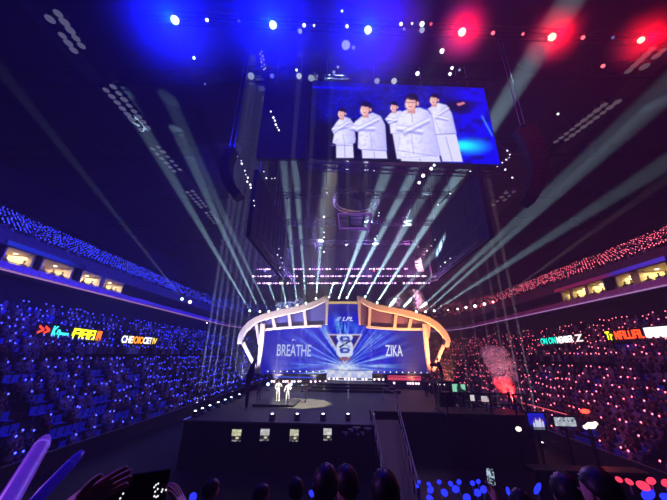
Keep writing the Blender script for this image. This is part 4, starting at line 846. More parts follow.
for x, y, r, c, lab in ((175, 20, 3.6, 'B', 'big glaring blue lamp nearest the dark side wall on the high front truss'), (273, 25, 3.6, 'B', 'big glaring blue lamp second along the high front truss'), (368, 30, 3.6, 'B', 'big glaring blue lamp nearest the red lamps on the high front truss'),
                        (462, 32, 3.6, 'R', 'big glaring red lamp nearest the blue lamps on the high front truss'), (552, 37, 3.2, 'R', 'big glaring red lamp in the middle of the red run'), (641, 40, 3.0, 'R', 'big glaring red lamp at the far red end of the front truss')):
    p = at(x, y, Z=28.9); lamp(lab, p, r, GB if c == 'B' else GR, aim=(p.x*.3, 0, 6)); TOPL.append((p, c))
SM = [(207, 20, 1.9, GB, 'small blue-white lamp beside the first big blue lamp'), (194, 58, 1.7, GB, 'small slanted blue-white lamp below the first big blue lamp'), (239, 21, 1.5, GF, 'faint blue lamp close before the second big blue lamp'), (205, 84, 1.3, GF, 'faint blue lamp low under the first big blue lamp'),
      (304, 25.3, 2.4, GW, 'round white lamp on the front truss after the second big blue lamp'), (314, 25.5, 1.5, GW, 'small white lamp next to the round white one'), (347, 26.2, 2.2, GW, 'flat white lamp close before the third big blue lamp'), (401, 24, 2.3, GW, 'round white lamp after the third big blue lamp'), (404, 29, 1.6, GD, 'dim lamp just under the round white one'), (412, 23.5, 1.4, GW, 'small white lamp in the middle of the front truss'), (422, 24, 3, GW, 'flat bright lamp beside the small red one'), (422, 30, 3.4, GD, 'wide dim grey lamp under the flat bright one'), (431, 24, 1.7, glow('lens_rdim', (1, .1, .1), 1.5), 'small red lamp in the middle of the front truss'),
      (300, 31, 3.0, GD, 'wide dim lamp under the round white one'), (342, 11, 1.5, GW, 'tiny white lamp above the front truss'), (493, 33, 2.2, glow('lens_red2', (1, .12, .15), 2.5), 'small red lamp right after the first big red lamp'), (523, 34, 1.5, MATS['lens_red2'], 'tiny red lamp midway between two big red lamps'), (583, 37.5, 2.0, MATS['lens_red2'], 'small upright red lamp after the middle big red lamp'), (613, 37.5, 1.4, GF, 'faint lamp close before the last big red lamp'), (603, 66, 2.0, MATS['lens_red2'], 'slanted red lamp hanging below the last big red lamp'), (558, 114, 1.4, GW, 'tiny white streak of a lamp above the red-side speaker column'), (539, 133, 1.9, MATS['lens_red2'], 'small red lamp over the red-side speaker column'),
      (251, 76, 4.6, glow('lens_soft', (.62, .75, .8), .5), 'wide soft white lamp over the unlit screen'), (272, 76, 3.0, GF, 'dim lamp next to the wide soft white one'), (299, 76, 4.0, glow('lens_soft2', (.8, .9, .9), .7), 'round soft white lamp over the join of lit and unlit screens'), (311, 78, 4.4, MATS['lens_soft'], 'wide soft lamp over the near corner of the lit screen'), (346, 45, 4.6, MATS['lens_soft2'], 'wide pale lamp hanging between truss and big screen'), (353.5, 47.5, 2.4, GD, 'smaller dim lamp beside the wide pale one'),
      (377, 81, 4.0, MATS['lens_soft'], 'round soft lamp on the top edge of the lit screen'), (394, 81, 4.0, MATS['lens_soft2'], 'brighter round soft lamp on the top edge of the lit screen'), (417.5, 73.5, 2.8, GW, 'white lamp above the tallest player on the screen'), (442, 51, 3.0, GW, 'slanted bright white lamp below the first big red lamp'), (450, 74, 2.1, GW, 'white lamp low in a pair over the screen corner'), (452, 68, 2.0, GW, 'white lamp high in a pair over the screen corner'), (459.5, 70, 1.6, GD, 'dim lamp next to the pair over the screen corner'), (338, 67, 1.8, GD, 'dim lamp above the near part of the lit screen'), (334, 72, 2.0, GD, 'dim lamp just over the lit screen frame'), (296.5, 70, 1.8, GW, 'small streak of light above the round soft lamp')]
for x, y, r, g, lab in SM: lamp(lab, at(x, y, Z=28.9 if y < 60 and not (240 < x < 460 and y > 40) else (31 if y < 72 else 32.4)) if y < 100 else at(x, y, Y=20.5), r, g, parts=r > 1.8)
# strings of tiny lamps
def string(label, pts, Y, r, g, cat='lamp string'):
    P3 = [at(*p, Y=Y) for p in pts]; t = thing('hanging_lamp_string', label, cat, tuple(P3[0])); b = MB(); b.tube(P3, .04, 5); b.build('cable', BLK, t)
    for p in P3: b = MB(); b.ball(p-Vector((0, .05, 0)), r*random.uniform(.35, .8), 0, 7, 5); b.build('lamp', g, t)
string('ladder of tiny yellowish lamps below the second big blue lamp', [(259, 47), (259.5, 50), (262, 52), (260, 54.5), (263, 56.5), (261, 59), (264, 60), (261.5, 62.5), (264.5, 65), (262, 67), (265.5, 68.5), (264, 70)], 20.5, .10, glow('tiny_warm', (1, .95, .7), 1.5))
string('string of tiny white lamps behind the blue-side speaker column', [(230, 151), (237, 156), (241.5, 161), (242, 164), (245, 171), (246, 175), (248, 178), (247.5, 182), (250.5, 185), (251, 188), (254, 201), (254.5, 206)], 21, .12, GW)
string('short string of tiny white lamps under the soft lamps near the unlit screen', [(271, 112), (273.5, 118), (275, 121), (276, 125), (277.5, 128), (279, 130.5)], 21, .16, GW)
string('row of tiny white lamps under the unlit screen', [(264, 172), (266.5, 178.5), (272, 179), (275, 178.5), (277, 158.5), (271, 154)], 22, .1, GW)
string('string of tiny white lamps off the lower corner of the lit screen', [(497, 167), (502, 163), (506, 160), (509, 158), (507, 151), (509.5, 155), (505, 170), (512, 178)], 21.4, .10, GW)
string('dotted line of tiny white lamps on the lower edge of the red-half side screen', [(440.3, 266.5), (445, 262.5), (450, 258.5), (455.7, 254), (462, 249)], 30, .11, GW)
string('slanting string of tiny white lamps over the far red-side speakers', [(418, 247), (424, 255), (427, 251), (431, 246), (435, 240)], 33, .11, GW)
string('curved string of tiny white lamps along the blue-half side screen', [(275.5, 226), (277, 232), (275.5, 240), (276, 246), (279, 249), (277.5, 255), (281, 258), (282.5, 263), (280, 268), (284, 270)], 32, .11, GW)
string('straight column of small white lamps left of the hanging ring', [(326, 167), (327, 193), (324, 217), (324, 232.5), (324, 237.5), (324, 252)], 30, .17, GW)
string('small white lamps right of the hanging ring', [(374, 170.5), (378.5, 216), (379, 213), (377, 236), (375, 239)], 30, .16, GW)
string('pair of bright white lamps under the big screen near the tallest player', [(423, 176), (431, 169), (434, 165.5), (419, 183)], 22, .24, GW)
string('two small lamps under the lit screen near its far corner', [(450, 194), (438, 205), (470, 172), (475, 175)], 23, .12, GW)
# LED battens behind the LED wall
pkA, pkB = glow('batten_pink', (.80, .38, 1), 3.0), glow('batten_white', (1, .75, 1), 4.0)
for j, (ya, yb, segs) in enumerate(((269.5, 269, ((257, 272), (281, 287), (293, 304), (309, 331), (336, 366), (369, 400), (404, 408), (426, 428))), (276.5, 276.3, ((253.5, 271), (286, 298), (303, 316), (322, 372), (377, 428))), (283.5, 283.3, ((257, 284), (287, 302), (307, 345), (348, 398), (404, 429))))):
    A, B = at(252, ya, Y=47), at(430, yb, Y=47); t = thing('hanging_batten', f'long bar of glowing pink-white dots above the LED wall, {("topmost", "middle", "lowest")[j]} of three', 'light bar', tuple((A+B)/2)); b = MB(); b.bar(A, B, .22); b.build('bar', BLK, t)
    x = 253.5; cnt = 0
    while x < 429 and cnt < 95:
        if any(a <= x <= c for a, c in segs):
            p = A.lerp(B, (x-252)/178); r = random.choice((.07, .10, .15)); b = MB(); b.ball(p-Vector((0, .14, .0)), (r*1.1, .1, r), 0, 8, 5); b.build('lamp', random.choice((pkA, pkA, pkB)), t); cnt += 1
        x += random.choice((1.9, 2.3, 2.8))
    for f in (.05, .35, .65, .95): p = A.lerp(B, f); cable(t, p, (p.x, p.y, p.z+1.1) if j else (p.x, p.y, 36.2))
for x, y, g, lab in ((349, 270.5, glow('lens_red3', (1, .06, .10), 3), 'red lamp under the topmost bar of pink dots'), (374, 270.5, glow('lens_red3', (1, .06, .10), 3), 'second red lamp under the topmost bar of pink dots'), (265, 271, glow('lens_blue3', (.1, .15, 1), 3), 'blue lamp under the topmost bar of pink dots')):
    lamp(lab, at(x, y, Y=46.6), 1.8, g)
# moving heads with the long pale beams
mh = glow('beam_lens', (.75, .95, 1), 12)
BEAMS = [(250, 311, 150, 140, 1), (260, 312, 163, 100, 1.15), (269, 312, 185, 133, .5), (278, 309.5, 200, 90, 1.3), (287, 307, 258, 175, .8), (297, 305.5, 277, 95, 1.5), (306, 303.5, 290, 95, 1.5), (316, 299, 326, 180, 2.4), (329, 297, 366, 183, 2.6), (339, 298, 374, 205, 2.0), (347, 298, 404, 190, 2.8), (365, 297, 415, 210, 1.5), (377, 303, 446, 195, 2.4), (388, 308, 452, 233, 1.2), (399, 312, 520, 180, .85), (416, 312, 560, 182, 1.4), (425, 312, 640, 120, 1.0), (434, 311, 600, 205, .6)]
ordn = on + ['eleventh', 'twelfth', 'thirteenth', 'fourteenth', 'fifteenth', 'sixteenth', 'seventeenth', 'eighteenth']
t = truss('lighting_truss', 'curved-over truss behind the LED wall carrying the beam lamps', at(247, 314, Y=50.4), at(437, 314, Y=50.4), .4)
for j, (x, y, ex, ey, st_) in enumerate(BEAMS):
    p = at(x, y, Y=50); e = at(ex, ey, Y=31 if 315 < ex < 470 else 29); t = thing('moving_head', f'moving head lamp throwing a pale beam, {ordn[j]} from the blue side', 'stage light', tuple(p), 'moving head lamps behind the LED wall')
    d = (e-p).normalized(); b = MB(); b.tube([p-d*.5, p-d*.1, p], [.16, .24, .2], 10); b.build('head', BLK, t); b = MB(); b.box(p-Vector((0, 0, .55)), (.45, .4, .3)); b.build('base', BLK, t)
    b = MB()
    for s in (-1, 1): b.bar(p+Vector((s*.3, 0, -.45)), p+Vector((s*.3, 0, .05)), .07)
    b.bar(p+Vector((-.33, 0, -.42)), p+Vector((.33, 0, -.42)), .08)
    b.build('yoke', BLK, t); b = MB(); b.ball(p+d*.06, (.15, .1, .15), 0, 10, 6); b.build('lens', mh, t)
    light('SPOT', p+d*.3, 190000*st_*BEAMK, (.53, .84, 1.0), e, .10, 3.6, .7)
for p, c, k in VB: light('SPOT', p, 26000*k*UPK, c, Vector(p)+Vector((0, 0, 10)), .05, 1.3 if c[0] > .5 else 1.6, .4)
# ceiling lamps on the catwalks
cl = mat('lamp_glass', (.6, .6, .66), .25, spec=.6); CLG = glow('lens_sheen_cool', (.22, .22, .36), .42); CLR = glow('lens_sheen_warm', (.26, .20, .24), .36)  # these lamps are off; emission stands in for hall light on their lenses
cb = MB(); cb.tube([(0, 0, .7), (0, 0, .35), (0, 0, .1)], [.16, .3, .42], 12); can_me = raw(cb, BLK); cb = MB(); cb.ball((0, 0, .1), (.40, .40, .1), 0, 12, 6); len_me = {-1: raw(cb, CLG), 1: raw(cb, CLR)}
for side, sets in ((-1, ((48, 10, 78, 50, 10), (105, 84, 145, 130, 16), (152, 145, 178, 172, 12), (188, 190, 204, 208, 12), (207, 211, 217, 224, 10))), (1, ((667, 42, 636, 70, 10), (616, 100, 560, 142, 18), (513, 190, 488, 213, 12)))):
    for si, (xa, ya, xb, yb, n) in enumerate(sets):
        A, B = at(xa, ya, Z=33.0), at(xb, yb, Z=33.0)
        t = thing('hanging_lamp_cluster', f'cluster of dim switched-off round roof lamps on the {SIDE[side]} side, {on[si]} from the audience', 'ceiling lamps', tuple((A+B)/2), f'catwalk lamp clusters on the {SIDE[side]} side')
        b = MB()
        for s in (-.5, .5): b.bar(A+Vector((s, 0, .75)), B+Vector((s, 0, .75)), .1)
        for k in range(n//2): p = A.lerp(B, (k+.5)/(n/2)); b.bar((p.x-.8, p.y, 33.75), (p.x+.8, p.y, 33.75), .1)
        b.build('frame', TRUSS, t)
        for k in range(n):
            if random.random() < .08: continue
            p = A.lerp(B, (k//2+.5)/(n/2)); q = Vector((p.x+(-.55 if k % 2 else .55), p.y+(k % 2)*.4, 33.0))-(A+B)/2
            for nm, me in (('lamp', len_me[side]), ('can', can_me)):
                o = bpy.data.objects.new(nm, me); C.objects.link(o); o.parent = t; o.location = q; o.scale = (random.uniform(.75, 1),)*3
# lamps on the suite front far down the hall
for side, lst in ((-1, ((182, 299, 2.0, 'bright blue-white lamp with a thin beam on the far balcony'), (190, 302, 2.4, 'round white lamp beside the one with the thin beam'), (233.5, 325.5, 1.3, 'small white lamp low behind the arch on the blue side'), (207, 323, .9, 'tiny white lamp low on the far blue-side balcony'))), (1, ((493, 302, 1.8, 'red lamp at the end of the row on the far balcony'), (484.5, 304, 2.0, 'pink-white lamp second from the red one'), (475, 306, 2.1, 'round white lamp third from the red one'), (466, 307.5, 1.8, 'white lamp fourth from the red one'), (457.5, 309, 1.3, 'small pink lamp fifth from the red one'), (448, 310, .9, 'tiny pink lamp at the dim end of the row')))):
    for x, y, r, lab in lst:
        g = GB if (side < 0 and x < 185) else (glow('lens_red4', (1, .2, .22), 6) if x > 490 else (glow('lens_pw', (1, .85, .9), 5)))
        lamp(lab, at(x, y, X=side*30.6), r, g, aim=(0, 10, 8), parts=r > 1.5)
A = at(183, 299.5, X=-30.4); light('SPOT', A, 60000*BEAMK, (.6, .7, 1), at(104, 200, Y=24), .03, .55, .3)
A = at(500, 299, X=30.4); light('SPOT', A, 40000*BEAMK, (1, .75, .8), at(575, 245, Y=30), .03, .5, .3)
# ------------------------------------------------------------------ washes
for p, c in TOPL:
    light('POINT', Vector(p)+Vector((0, -.6, -.6)), 4200 if c == 'B' else 700, (.0, .004, 1) if c == 'B' else (1, .0, .008), None, .15)
for y in (26, 44, 62):
    light('SPOT', (-12, y, 30), 14000*WASHK, (.02, .025, 1), (-27, y-1, 5), .4, 78, 1); light('SPOT', (13, y, 30), 2700*WASHK, (1, .04, .16), (27, y-1, 5), .4, 78, 1)
    light('SPOT', (-14, y, 12), 15000*WASHK, (.02, .03, 1), (-40, y, 19), .4, 90, 1); light('SPOT', (14, y, 12), 1300*WASHK, (1, .05, .2), (40, y, 19), .4, 90, 1)
for x, e, col in ((-13, 5000, (.62, .62, 1)), (-8.5, 7000, (1, .86, .92)), (-3.6, 4200, (.9, .84, 1)), (4.6, 4200, (1, .5, .3)), (8.8, 7500, (1, .5, .2)), (13.2, 7000, (1, .30, .12))): light('SPOT', (x, 39.6, 3.4), e*ARCHK, col, (x, 43, 11), .15, 95, .9)
light('SPOT', (-.5, 24.2, 31), 190000, (1, .92, .70), tuple(at(300, 403, Z=SZ)), .1, 11.5, .3)
light('SPOT', (3, -3, 14), 70000, (1, .95, .82), tuple(p1+Vector((0, 0, 1))), .1, 2.6, .3); light('SPOT', (3.5, -3, 14), 70000, (1, .95, .82), tuple(p2+Vector((0, 0, 1))), .1, 2.6, .3)
light('SPOT', (2.5, 30, 20), 2500, (.40, .15, 1), (0, 3, 5), .3, 50, 1); light('SPOT', (-9, 3, 9.5), 1100, (.50, .14, 1), (-.3, 1.6, 5.8), .2, 34, 1)  # violet spots on the near rows, the closer one an added unseen fill
for x in (-11, -4, 4, 11): light('SPOT', (x, 46.5, 19), 6000, (.32, .2, 1) if x < 5 else (.6, .2, .75), (x*.8, 20, 25), .3, 110, 1)  # unseen violet spots added by the battens to tint the haze
light('POINT', REDF, 60, (1, .08, .04), None, .15)
# ------------------------------------------------------------------ haze and smoke
w = bpy.data.worlds.new('hall_haze'); sc.world = w; w.use_nodes = True; nt = w.node_tree; nt.nodes['Background'].inputs[0].default_value = (0, 0, 0, 1)
vs = nt.nodes.new('ShaderNodeVolumeScatter'); vs.inputs['Anisotropy'].default_value = .25
vs.inputs['Density'].default_value = HAZE
nt.links.new(vs.outputs[0], nt.nodes['World Output'].inputs['Volume'])
def smoke(name, label, balls, dens, scale, col=(1, 1, 1)):
    b = MB()
    for c, r in balls: b.ball(c, r, 0, 14, 10)
    m = bpy.data.materials.new(name); m.use_nodes = True; nt = m.node_tree; nt.nodes.remove(nt.nodes['Principled BSDF'])
    v = nt.nodes.new('ShaderNodeVolumeScatter'); v.inputs['Color'].default_value = (*col, 1); v.inputs['Anisotropy'].default_value = .1
    tc = nt.nodes.new('ShaderNodeTexCoord'); n = nt.nodes.new('ShaderNodeTexNoise'); n.inputs['Scale'].default_value = scale; n.inputs['Detail'].default_value = 3
    mr = nt.nodes.new('ShaderNodeMapRange'); mr.inputs['From Min'].default_value = .25; mr.inputs['From Max'].default_value = .62; mr.inputs['To Max'].default_value = dens
    nt.links.new(tc.outputs['Object'], n.inputs['Vector']); nt.links.new(n.outputs['Fac'], mr.inputs['Value']); nt.links.new(mr.outputs[0], v.inputs['Density']); nt.links.new(v.outputs[0], nt.nodes['Material Output'].inputs['Volume'])
    o = b.build(name, m, smooth=True); return tag(o, label, 'smoke', kind='stuff')
q = lambda x, y, Y: at(x, y, Y=Y)
def halo_haze(label, c, R_, dens):  # local haze ball added to imitate the glare halo of a lamp
    b = MB(); b.ball(c, R_, 0, 20, 14); m = bpy.data.materials.new('halo_volume'); m.use_nodes = True; nt = m.node_tree; nt.nodes.remove(nt.nodes['Principled BSDF'])
    v = nt.nodes.new('ShaderNodeVolumeScatter'); v.inputs['Anisotropy'].default_value = 0; tc = nt.nodes.new('ShaderNodeTexCoord')
    ln = nt.nodes.new('ShaderNodeVectorMath'); ln.operation = 'LENGTH'; nt.links.new(tc.outputs['Object'], ln.inputs[0])
    mr = nt.nodes.new('ShaderNodeMapRange'); mr.interpolation_type = 'SMOOTHERSTEP'; mr.inputs['From Max'].default_value = R_; mr.inputs['To Min'].default_value = dens; mr.inputs['To Max'].default_value = 0
    nt.links.new(ln.outputs['Value'], mr.inputs['Value']); nt.links.new(mr.outputs[0], v.inputs['Density']); nt.links.new(v.outputs[0], nt.nodes['Material Output'].inputs['Volume'])
    return tag(b.build('haze', m, origin=c, smooth=True), label, 'haze', kind='stuff')
for k, (p, c) in enumerate(TOPL): halo_haze('halo of added haze around the ' + ('first blue', 'second blue', 'third blue', 'first red', 'middle red', 'last red')[k] + ' lamp of the high front truss', p, 5.5 if c == 'B' else 2.5, .17 if c == 'B' else .30)
smoke('smoke', 'pink puff of smoke rising behind the arch over the ZIKA half', [(q(404, 300, 48), (1.6, 1.2, 1.5)), (q(414, 299, 48.2), (1.9, 1.2, 1.7)), (q(394, 303, 48), (1.5, 1, 1.1)), (q(421, 306, 48), (1.2, 1, 1.0))], .9, .5)
smoke('smoke', 'bluish puff of smoke behind the arch over the BREATHE half', [(q(281, 308, 48), (1.3, 1, 1.0)), (q(290, 306, 48), (1.5, 1, .9)), (q(300, 302, 48), (1.0, 1, .8))], .6, .6)
smoke('smoke', 'red-lit smoke plume rising beside the scaffold platform', [(q(510, 398, 27), (.9, .7, .6)), (q(505, 391, 27), (.8, .7, .6)), (q(511, 388, 27.2), (.7, .7, .6)), (q(503, 381, 27), (.9, .7, .7)), (q(508, 375, 27.4), (.8, .7, .8)), (q(499, 371, 27.2), (.9, .8, .8)), (q(504, 364, 27.5), (.9, .8, .7)), (q(495, 361, 27.6), (1.0, .8, .8)), (q(490, 353, 27.6), (.9, .8, .7)), (q(499, 353, 27.6), (.8, .8, .6))], 1.1, 1.1)
light('SPOT', tuple(q(514, 402, 26.6)), 6000, (1, .02, .02), tuple(q(503, 380, 27.0)), .1, 70, .8); light('SPOT', tuple(q(520, 360, 22)), 4500, (1, .28, .40), tuple(q(498, 364, 27.4)), .2, 40, .8)
light('SPOT', (12, 38, 22), 110000, (1, .45, .75), tuple(q(408, 301, 48)), .2, 24, .8); light('SPOT', (-8, 38, 22), 45000, (.4, .45, 1), tuple(q(290, 306, 48)), .2, 24, .8)  # unseen spots added to brighten the pink and bluish puffs
# ================================================================== THE NEAREST SPECTATORS
def arm_hand(M, bend=.25, spread=.12, thumb=1, fore=.30):
    """forearm and hand: wrist at the origin of M, fingers along +Z, back of the hand +Y, thumb towards +X*thumb"""
    J = [(0, 0, -fore, .042), (0, 0, -.06, .030), (0, 0, 0, (.028, .022)), (0, 0, .045, (.038, .018)), (0, 0, .085, (.040, .016))]; E_ = [(0, 1), (1, 2), (2, 3), (3, 4)]
    for k, (x, l) in enumerate(((.030, .070), (.010, .078), (-.011, .072), (-.030, .056))):
        x *= thumb; y = 0; z = .092; i0 = len(J); J.append((x, 0, z, .0105)); E_.append((4, i0)); a = 0; sp = spread*(x/.03)
        for m in range(3): a += bend*(.7+.3*m); s = l*(.45, .31, .24)[m]; x += s*sp; z += s*math.cos(a); y -= s*math.sin(a); J.append((x, y, z, .0095-.0012*m)); E_.append((len(J)-2, len(J)-1))
    i0 = len(J); J += [(.036*thumb, -.008, .03, .014), (.058*thumb, -.018, .062, .0115), (.066*thumb, -.028, .092, .009)]; E_ += [(2, i0), (i0, i0+1), (i0+1, i0+2)]
    me = skin_mesh('arm', J, E_, 1); me.materials.append(SKIN); me.materials.append(SHIRT)
    for p in me.polygons: p.material_index = 1 if p.center.z < -.13 else 0; p.use_smooth = True
    me.transform(M); return me
def basis(o, z, y):
    z = Vector(z).normalized(); x = Vector(y).cross(z).normalized(); y = z.cross(x); return Matrix([[x[i], y[i], z[i], o[i]] for i in range(3)] + [[0, 0, 0, 1]])
def rowz(y): return znear(math.floor((y+.45)/.85))
def spectator(label, px_, py_, Y, cloth, facing=0, yaw=0, long=False, hair=HAIR, arms=None):
    top = at(px_, py_, Y=Y); fz = rowz(Y); H = (top.z-fz)/1.06*1.0
    me = body_mesh('spectator', *(arms or (REST(-1), REST(1))), mats=[cloth, SHIRT, SKIN, SHIRT], levels=2)
    s = (top.z-fz)/1.765
    return person(label, (top.x, top.y, fz), facing, me, scale=s, yaw=yaw, long=long, hair=hair)
spectator('spectator with short black hair and mauve top, nearest the raised phone', 212, 479, 4.8, VIO, yaw=-.5)
spectator('dark spectator whose cheek is lit violet, below the second stage monitor', 262, 484, 4.7, SHIRT, yaw=-.7)
spectator('spectator in mauve with short hair, below the third stage monitor', 296, 478, 4.7, VIO, yaw=.3)
spectator('spectator with bushy black hair standing tallest below the fourth stage monitor', 326, 464.5, 2.6, SHIRT, long=True)
spectator('spectator with violet-rimmed hair close behind the bushy-haired one', 346, 465.5, 3.0, GREYC, yaw=.4)
spectator('broad dark spectator below the gangway', 385, 470, 2.4, SHIRT, long=True)
spectator('dark spectator just to one side of the large round head', 566, 473, 2.5, SHIRT, long=True)
spectator('spectator with a large round head and visible ear beside the red light sticks', 598, 468, 2.0, GREYC, yaw=.35)
spectator('dark spectator low between two groups of blue light sticks', 520, 489, 3.6, SHIRT)
# two hands holding up a phone
ph = at(138.5, 489, Y=.95); D = (ph-Vector(CAM)).normalized(); rt = D.cross(Vector((0, 0, 1))).normalized(); upv = rt.cross(D)
fz = rowz(.88-.35); bx = Vector((ph.x+.02, ph.y-.33, fz))
body = body_mesh('spectator', [(-.33, .14, 1.18), (-.20, .30, 1.36), (-.19, .31, 1.38)], [(.33, .14, 1.18), (.20, .30, 1.36), (.19, .31, 1.38)], mats=[SHIRT, SHIRT, SKIN, SHIRT], h=1.50, levels=2)
def P3(x, y, Y): return at(x, y, Y=Y)
w1, w2 = P3(78, 503, .74), P3(186, 523, .86)
e1, e2 = P3(139, 468, .79), P3(171, 474, .86); k1, k2 = (e1-w1).length/.19, (e2-w2).length/.19
h1 = arm_hand(basis(w1, e1-w1, D*.8+upv*.55) @ Matrix.Diagonal((k1, k1, k1, 1)), bend=.05, spread=.02, thumb=-1)
h2 = arm_hand(basis(w2, e2-w2, rt*.8-D*.35) @ Matrix.Diagonal((k2, k2, k2, 1)), bend=.22, spread=.04, thumb=-1)
Tm = Matrix.Translation(-bx)
me = join('spectator', [(body, Matrix.Identity(4)), (h1, Tm), (h2, Tm)])
for p in me.polygons: p.use_smooth = True
t = thing('person', 'spectator whose two raised hands hold a phone up towards the stage', 'person', tuple(bx)); o = bpy.data.objects.new('body', me); C.objects.link(o); o.parent = t
head_parts(t, (0, .02, 1.42), .1)
t = thing('phone', 'dark phone held sideways between two raised hands, a few bright dots on it', 'phone', tuple(ph))
R4 = (rt, D, upv); b = MB(); b.box(ph+D*.006, (.148, .008, .072), ax=R4); b.build('case', BLK, t, bevel=.003)
b = MB(); b.box(ph+D*.0008, (.14, .0012, .065), ax=R4); b.build('screen', GLASSK, t)
b = MB()
for x, y in ((156, 487), (158, 484.5), (160.5, 483), (157, 492), (156, 497), (160, 489), (164.5, 492), (165.5, 489.5), (169.5, 490), (160, 497), (122, 494), (119, 499), (158, 498)): p = at(x, y, Y=.87); b.ball(ph+rt*(p-ph).dot(rt)+upv*(p-ph).dot(upv), (.0024, .0006, .0026), 0, 7, 5, ax=Matrix([[rt[i], D[i], upv[i]] for i in range(3)]))
b.build('picture', glow('phone_dot', (.9, .92, 1), 1.0), t)
# inflated clapper sticks
def clapper(label, A, B, r, g, capm):
    t = thing('clapper_stick', label, 'clapper stick', tuple(A)); d = (B-A).normalized(); L = (B-A).length
    b = MB(); b.tube([A, A+d*.03, A+d*.10, A+d*(L-.09), A+d*(L-.03), B], [r*.35, r*.85, r, r*.93, r*.78, r*.5], 16); b.build('tube', g, t, smooth=True)
    b = MB(); b.tube([B-d*.075, B-d*.065], [r*.93, r*.92], 16); b.build('seam', capm, t); return t
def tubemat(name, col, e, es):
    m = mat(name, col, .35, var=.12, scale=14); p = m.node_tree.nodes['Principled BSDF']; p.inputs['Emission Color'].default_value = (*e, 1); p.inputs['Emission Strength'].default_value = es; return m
A, B = at(-12, 535, Y=.95), at(46, 438, Y=1.35)
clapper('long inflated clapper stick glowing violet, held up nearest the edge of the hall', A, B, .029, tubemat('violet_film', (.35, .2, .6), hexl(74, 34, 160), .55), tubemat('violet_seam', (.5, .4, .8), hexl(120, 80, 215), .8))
A, B = at(22, 515, Y=1.5), at(82, 452, Y=1.75)
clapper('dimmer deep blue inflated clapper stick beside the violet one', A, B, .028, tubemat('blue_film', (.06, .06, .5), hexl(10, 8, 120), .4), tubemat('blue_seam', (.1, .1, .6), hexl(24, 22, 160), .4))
for lab, A in (('spectator out at the edge holding the violet clapper stick', at(-12, 535, Y=.95)), ('spectator holding the dim blue clapper stick', at(22, 515, Y=1.5))):
    fz = rowz(A.y-.25); hh = A.z-fz; loc = Vector((A.x-.05, A.y-.25, fz)); k = hh/1.3
    me = body_mesh('spectator', REST(-1), [(.30, .08, 1.18), (.12, .2, 1.26), (.06, .25, 1.31)], mats=[SHIRT, SHIRT, SKIN, SHIRT], h=1.5, levels=2)
    person(lab, tuple(loc), 0, me, h=1.5, scale=min(1, k))
# light sticks waved by the rows below
NB, NR = glow('near_blue_glow', (.02, .03, 1.0), 1.6), glow('near_red_glow', (1.0, .04, .10), 1.5)
def near_stick(x, y, rp, g, label, group, el=(1, 1)):
    Y = 5.0; lo, hi = 2.2, 9.5
    for _ in range(40):
        Y = (lo+hi)/2; p = at(x, y, Y=Y)
        if p.z > 5.0-.4*Y+1.35: lo = Y
        else: hi = Y
    Y = min(max(Y, 4.2), 7.0); p = at(x, y, Y=Y); r = rp/F*(p-Vector(CAM)).length*.93*.68
    t = thing('light_stick', label, 'light stick', tuple(p-Vector((0, 0, .2))), group)
    ax = Matrix.Rotation(random.uniform(-.7, .7), 3, 'Y'); b = MB(); b.ball(p, (r*el[0], r*.8, r*el[1]), 0, 10, 8, ax=ax); b.build('bulb', g, t, smooth=True)
    b = MB(); b.tube([p-Vector((0, 0, .2)), p-Vector((0, 0, r*.6))], .016, 8); b.build('handle', HAND, t); return p
K5 = lambda x, y: (390+x/6.06, 430+y/6.06)
nb = [(175, 315, 2.0), (165, 340, 1.9), (235, 328, 2.3), (245, 362, 3.5), (297, 315, 2.4), (330, 380, 3.7), (367, 325, 2.6), (398, 358, 3.7), (418, 315, 2.6), (465, 412, 4.0), (500, 322, 2.6), (535, 312, 2.3), (530, 380, 3.6), (567, 360, 3.5), (240, 412, 3.4)]
npos = []
for j, (x, y, r) in enumerate(nb): npos.append(near_stick(*K5(x, y), r, NB, f'large blue light stick in the cluster below the gangway foot, {ordn[j]} from the gangway', 'blue light sticks below the gangway', (1.15, .95)))
for lab, x, y, r, el in (('tall narrow blue light stick alone beside the dark round heads', 537.5, 488.5, 3.2, (.75, 2.0)), ('slim blue light stick next to the hand with the lit phone', 508, 491, 2.8, (.7, 1.4)), ('small blue light stick above another beside the bushy-haired head', 314, 484, 2.0, (1, 1)), ('blue light stick low beside the bushy-haired head', 311.5, 493.5, 3.2, (.9, 1.2)), ('blue light ball low at the mauve spectator', 193, 497, 4.2, (1, 1)), ('blue light stick just under the red ones', 648, 494.5, 4.6, (1.4, .8)), ('blue light stick at the last seat under the red ones', 666, 497.5, 4, (1.2, .8))): npos.append(near_stick(x, y, r, NB, lab, None, el))
for j, (x, y, r) in enumerate(((345, 330, 2.8), (415, 345, 2.9), (508, 372, 4.6), (560, 340, 3.4), (655, 352, 3.0))): npos.append(near_stick(567+x/6.67, 430+y/6.67, r, NR, f'red light stick beside the large round head, {ordn[j]} away from it', 'red light sticks beside the round head', (1.2, .8)))
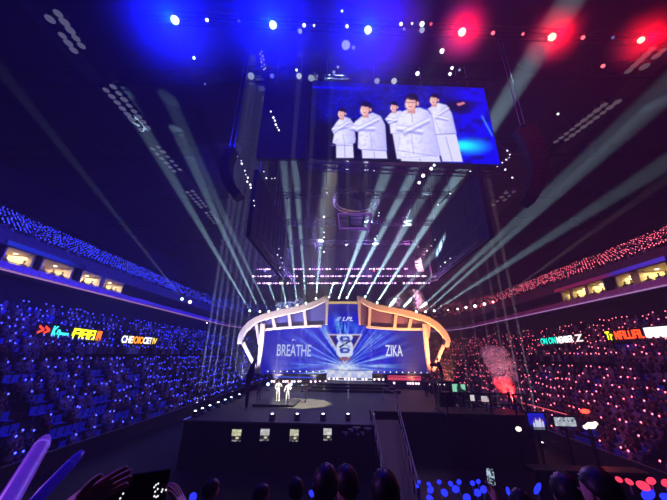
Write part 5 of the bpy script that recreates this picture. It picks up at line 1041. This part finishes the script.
for j, p in enumerate(npos):
    if j % 2 == 0: 
        fz = rowz(p.y+.1); o = bpy.data.objects.new('person', SPECT[j % 2]); C.objects.link(o); o.location = (p.x-.1, p.y-.25, fz); o.scale = (min(1, max(.6, (p.z-fz)/1.3)),)*3
        tag(o, 'dark spectator in the rows below holding up a light stick', 'person', 'spectators in the rows below')
# hand with a small lit phone
p = at(490.7, 477, Y=2.9); t = thing('phone', 'small phone with a bright white screen held above the blue light sticks', 'phone', tuple(p)); D = (p-Vector(CAM)).normalized(); rt = D.cross(Vector((0, 0, 1))).normalized(); upv = rt.cross(D); R4 = (rt, D, upv)
b = MB(); b.box(p+D*.006, (.066, .008, .125), ax=R4); b.build('case', BLK, t, bevel=.003)
U, V = np.meshgrid(np.linspace(-1, 1, 14), np.linspace(-1, 1, 24)); nn = vnoise(U*3+5, V*5+9, 3); G = np.array(p)[None, None]+U[..., None]*.028*np.array(rt)+V[..., None]*.055*np.array(upv)
led_mesh('screen', G[..., 0], G[..., 1], G[..., 2], np.clip(nn*1.5-.2, .05, 1)[..., None]*np.array((.8, .88, 1)), led('phone_glow', .8, False), t)
wv = at(497, 504, Y=2.9); fz = rowz(2.6); bx = Vector((wv.x+.15, 2.55, fz)); hm = arm_hand(basis(wv, p-wv, D*.5+rt), bend=.45, spread=.05, thumb=-1)
body = body_mesh('spectator', REST(-1), [(.26, .1, 1.1), (.1, .3, 1.1), (.06, .33, 1.14)], mats=[SHIRT, SHIRT, SKIN, SHIRT], h=1.2)
t = thing('person', 'spectator seen only by the hand that holds the small bright phone', 'person', tuple(bx)); me = join('spectator', [(body, Matrix.Identity(4)), (hm, Matrix.Translation(-bx))]); o = bpy.data.objects.new('body', me); C.objects.link(o); o.parent = t
# ------------------------------------------------------------------ picture settings
vsx = sc.view_settings; vsx.view_transform = 'Standard'; vsx.look = 'None'; vsx.gamma = 1; vsx.use_curve_mapping = False; vsx.exposure = 0.0
for o in list(bpy.data.objects):
    if '_o' in o: del o['_o']
sc.cycles.max_bounces = 4; sc.cycles.diffuse_bounces = 2; sc.cycles.glossy_bounces = 2; sc.cycles.volume_bounces = 0; sc.cycles.transparent_max_bounces = 4; sc.cycles.sample_clamp_indirect = 3
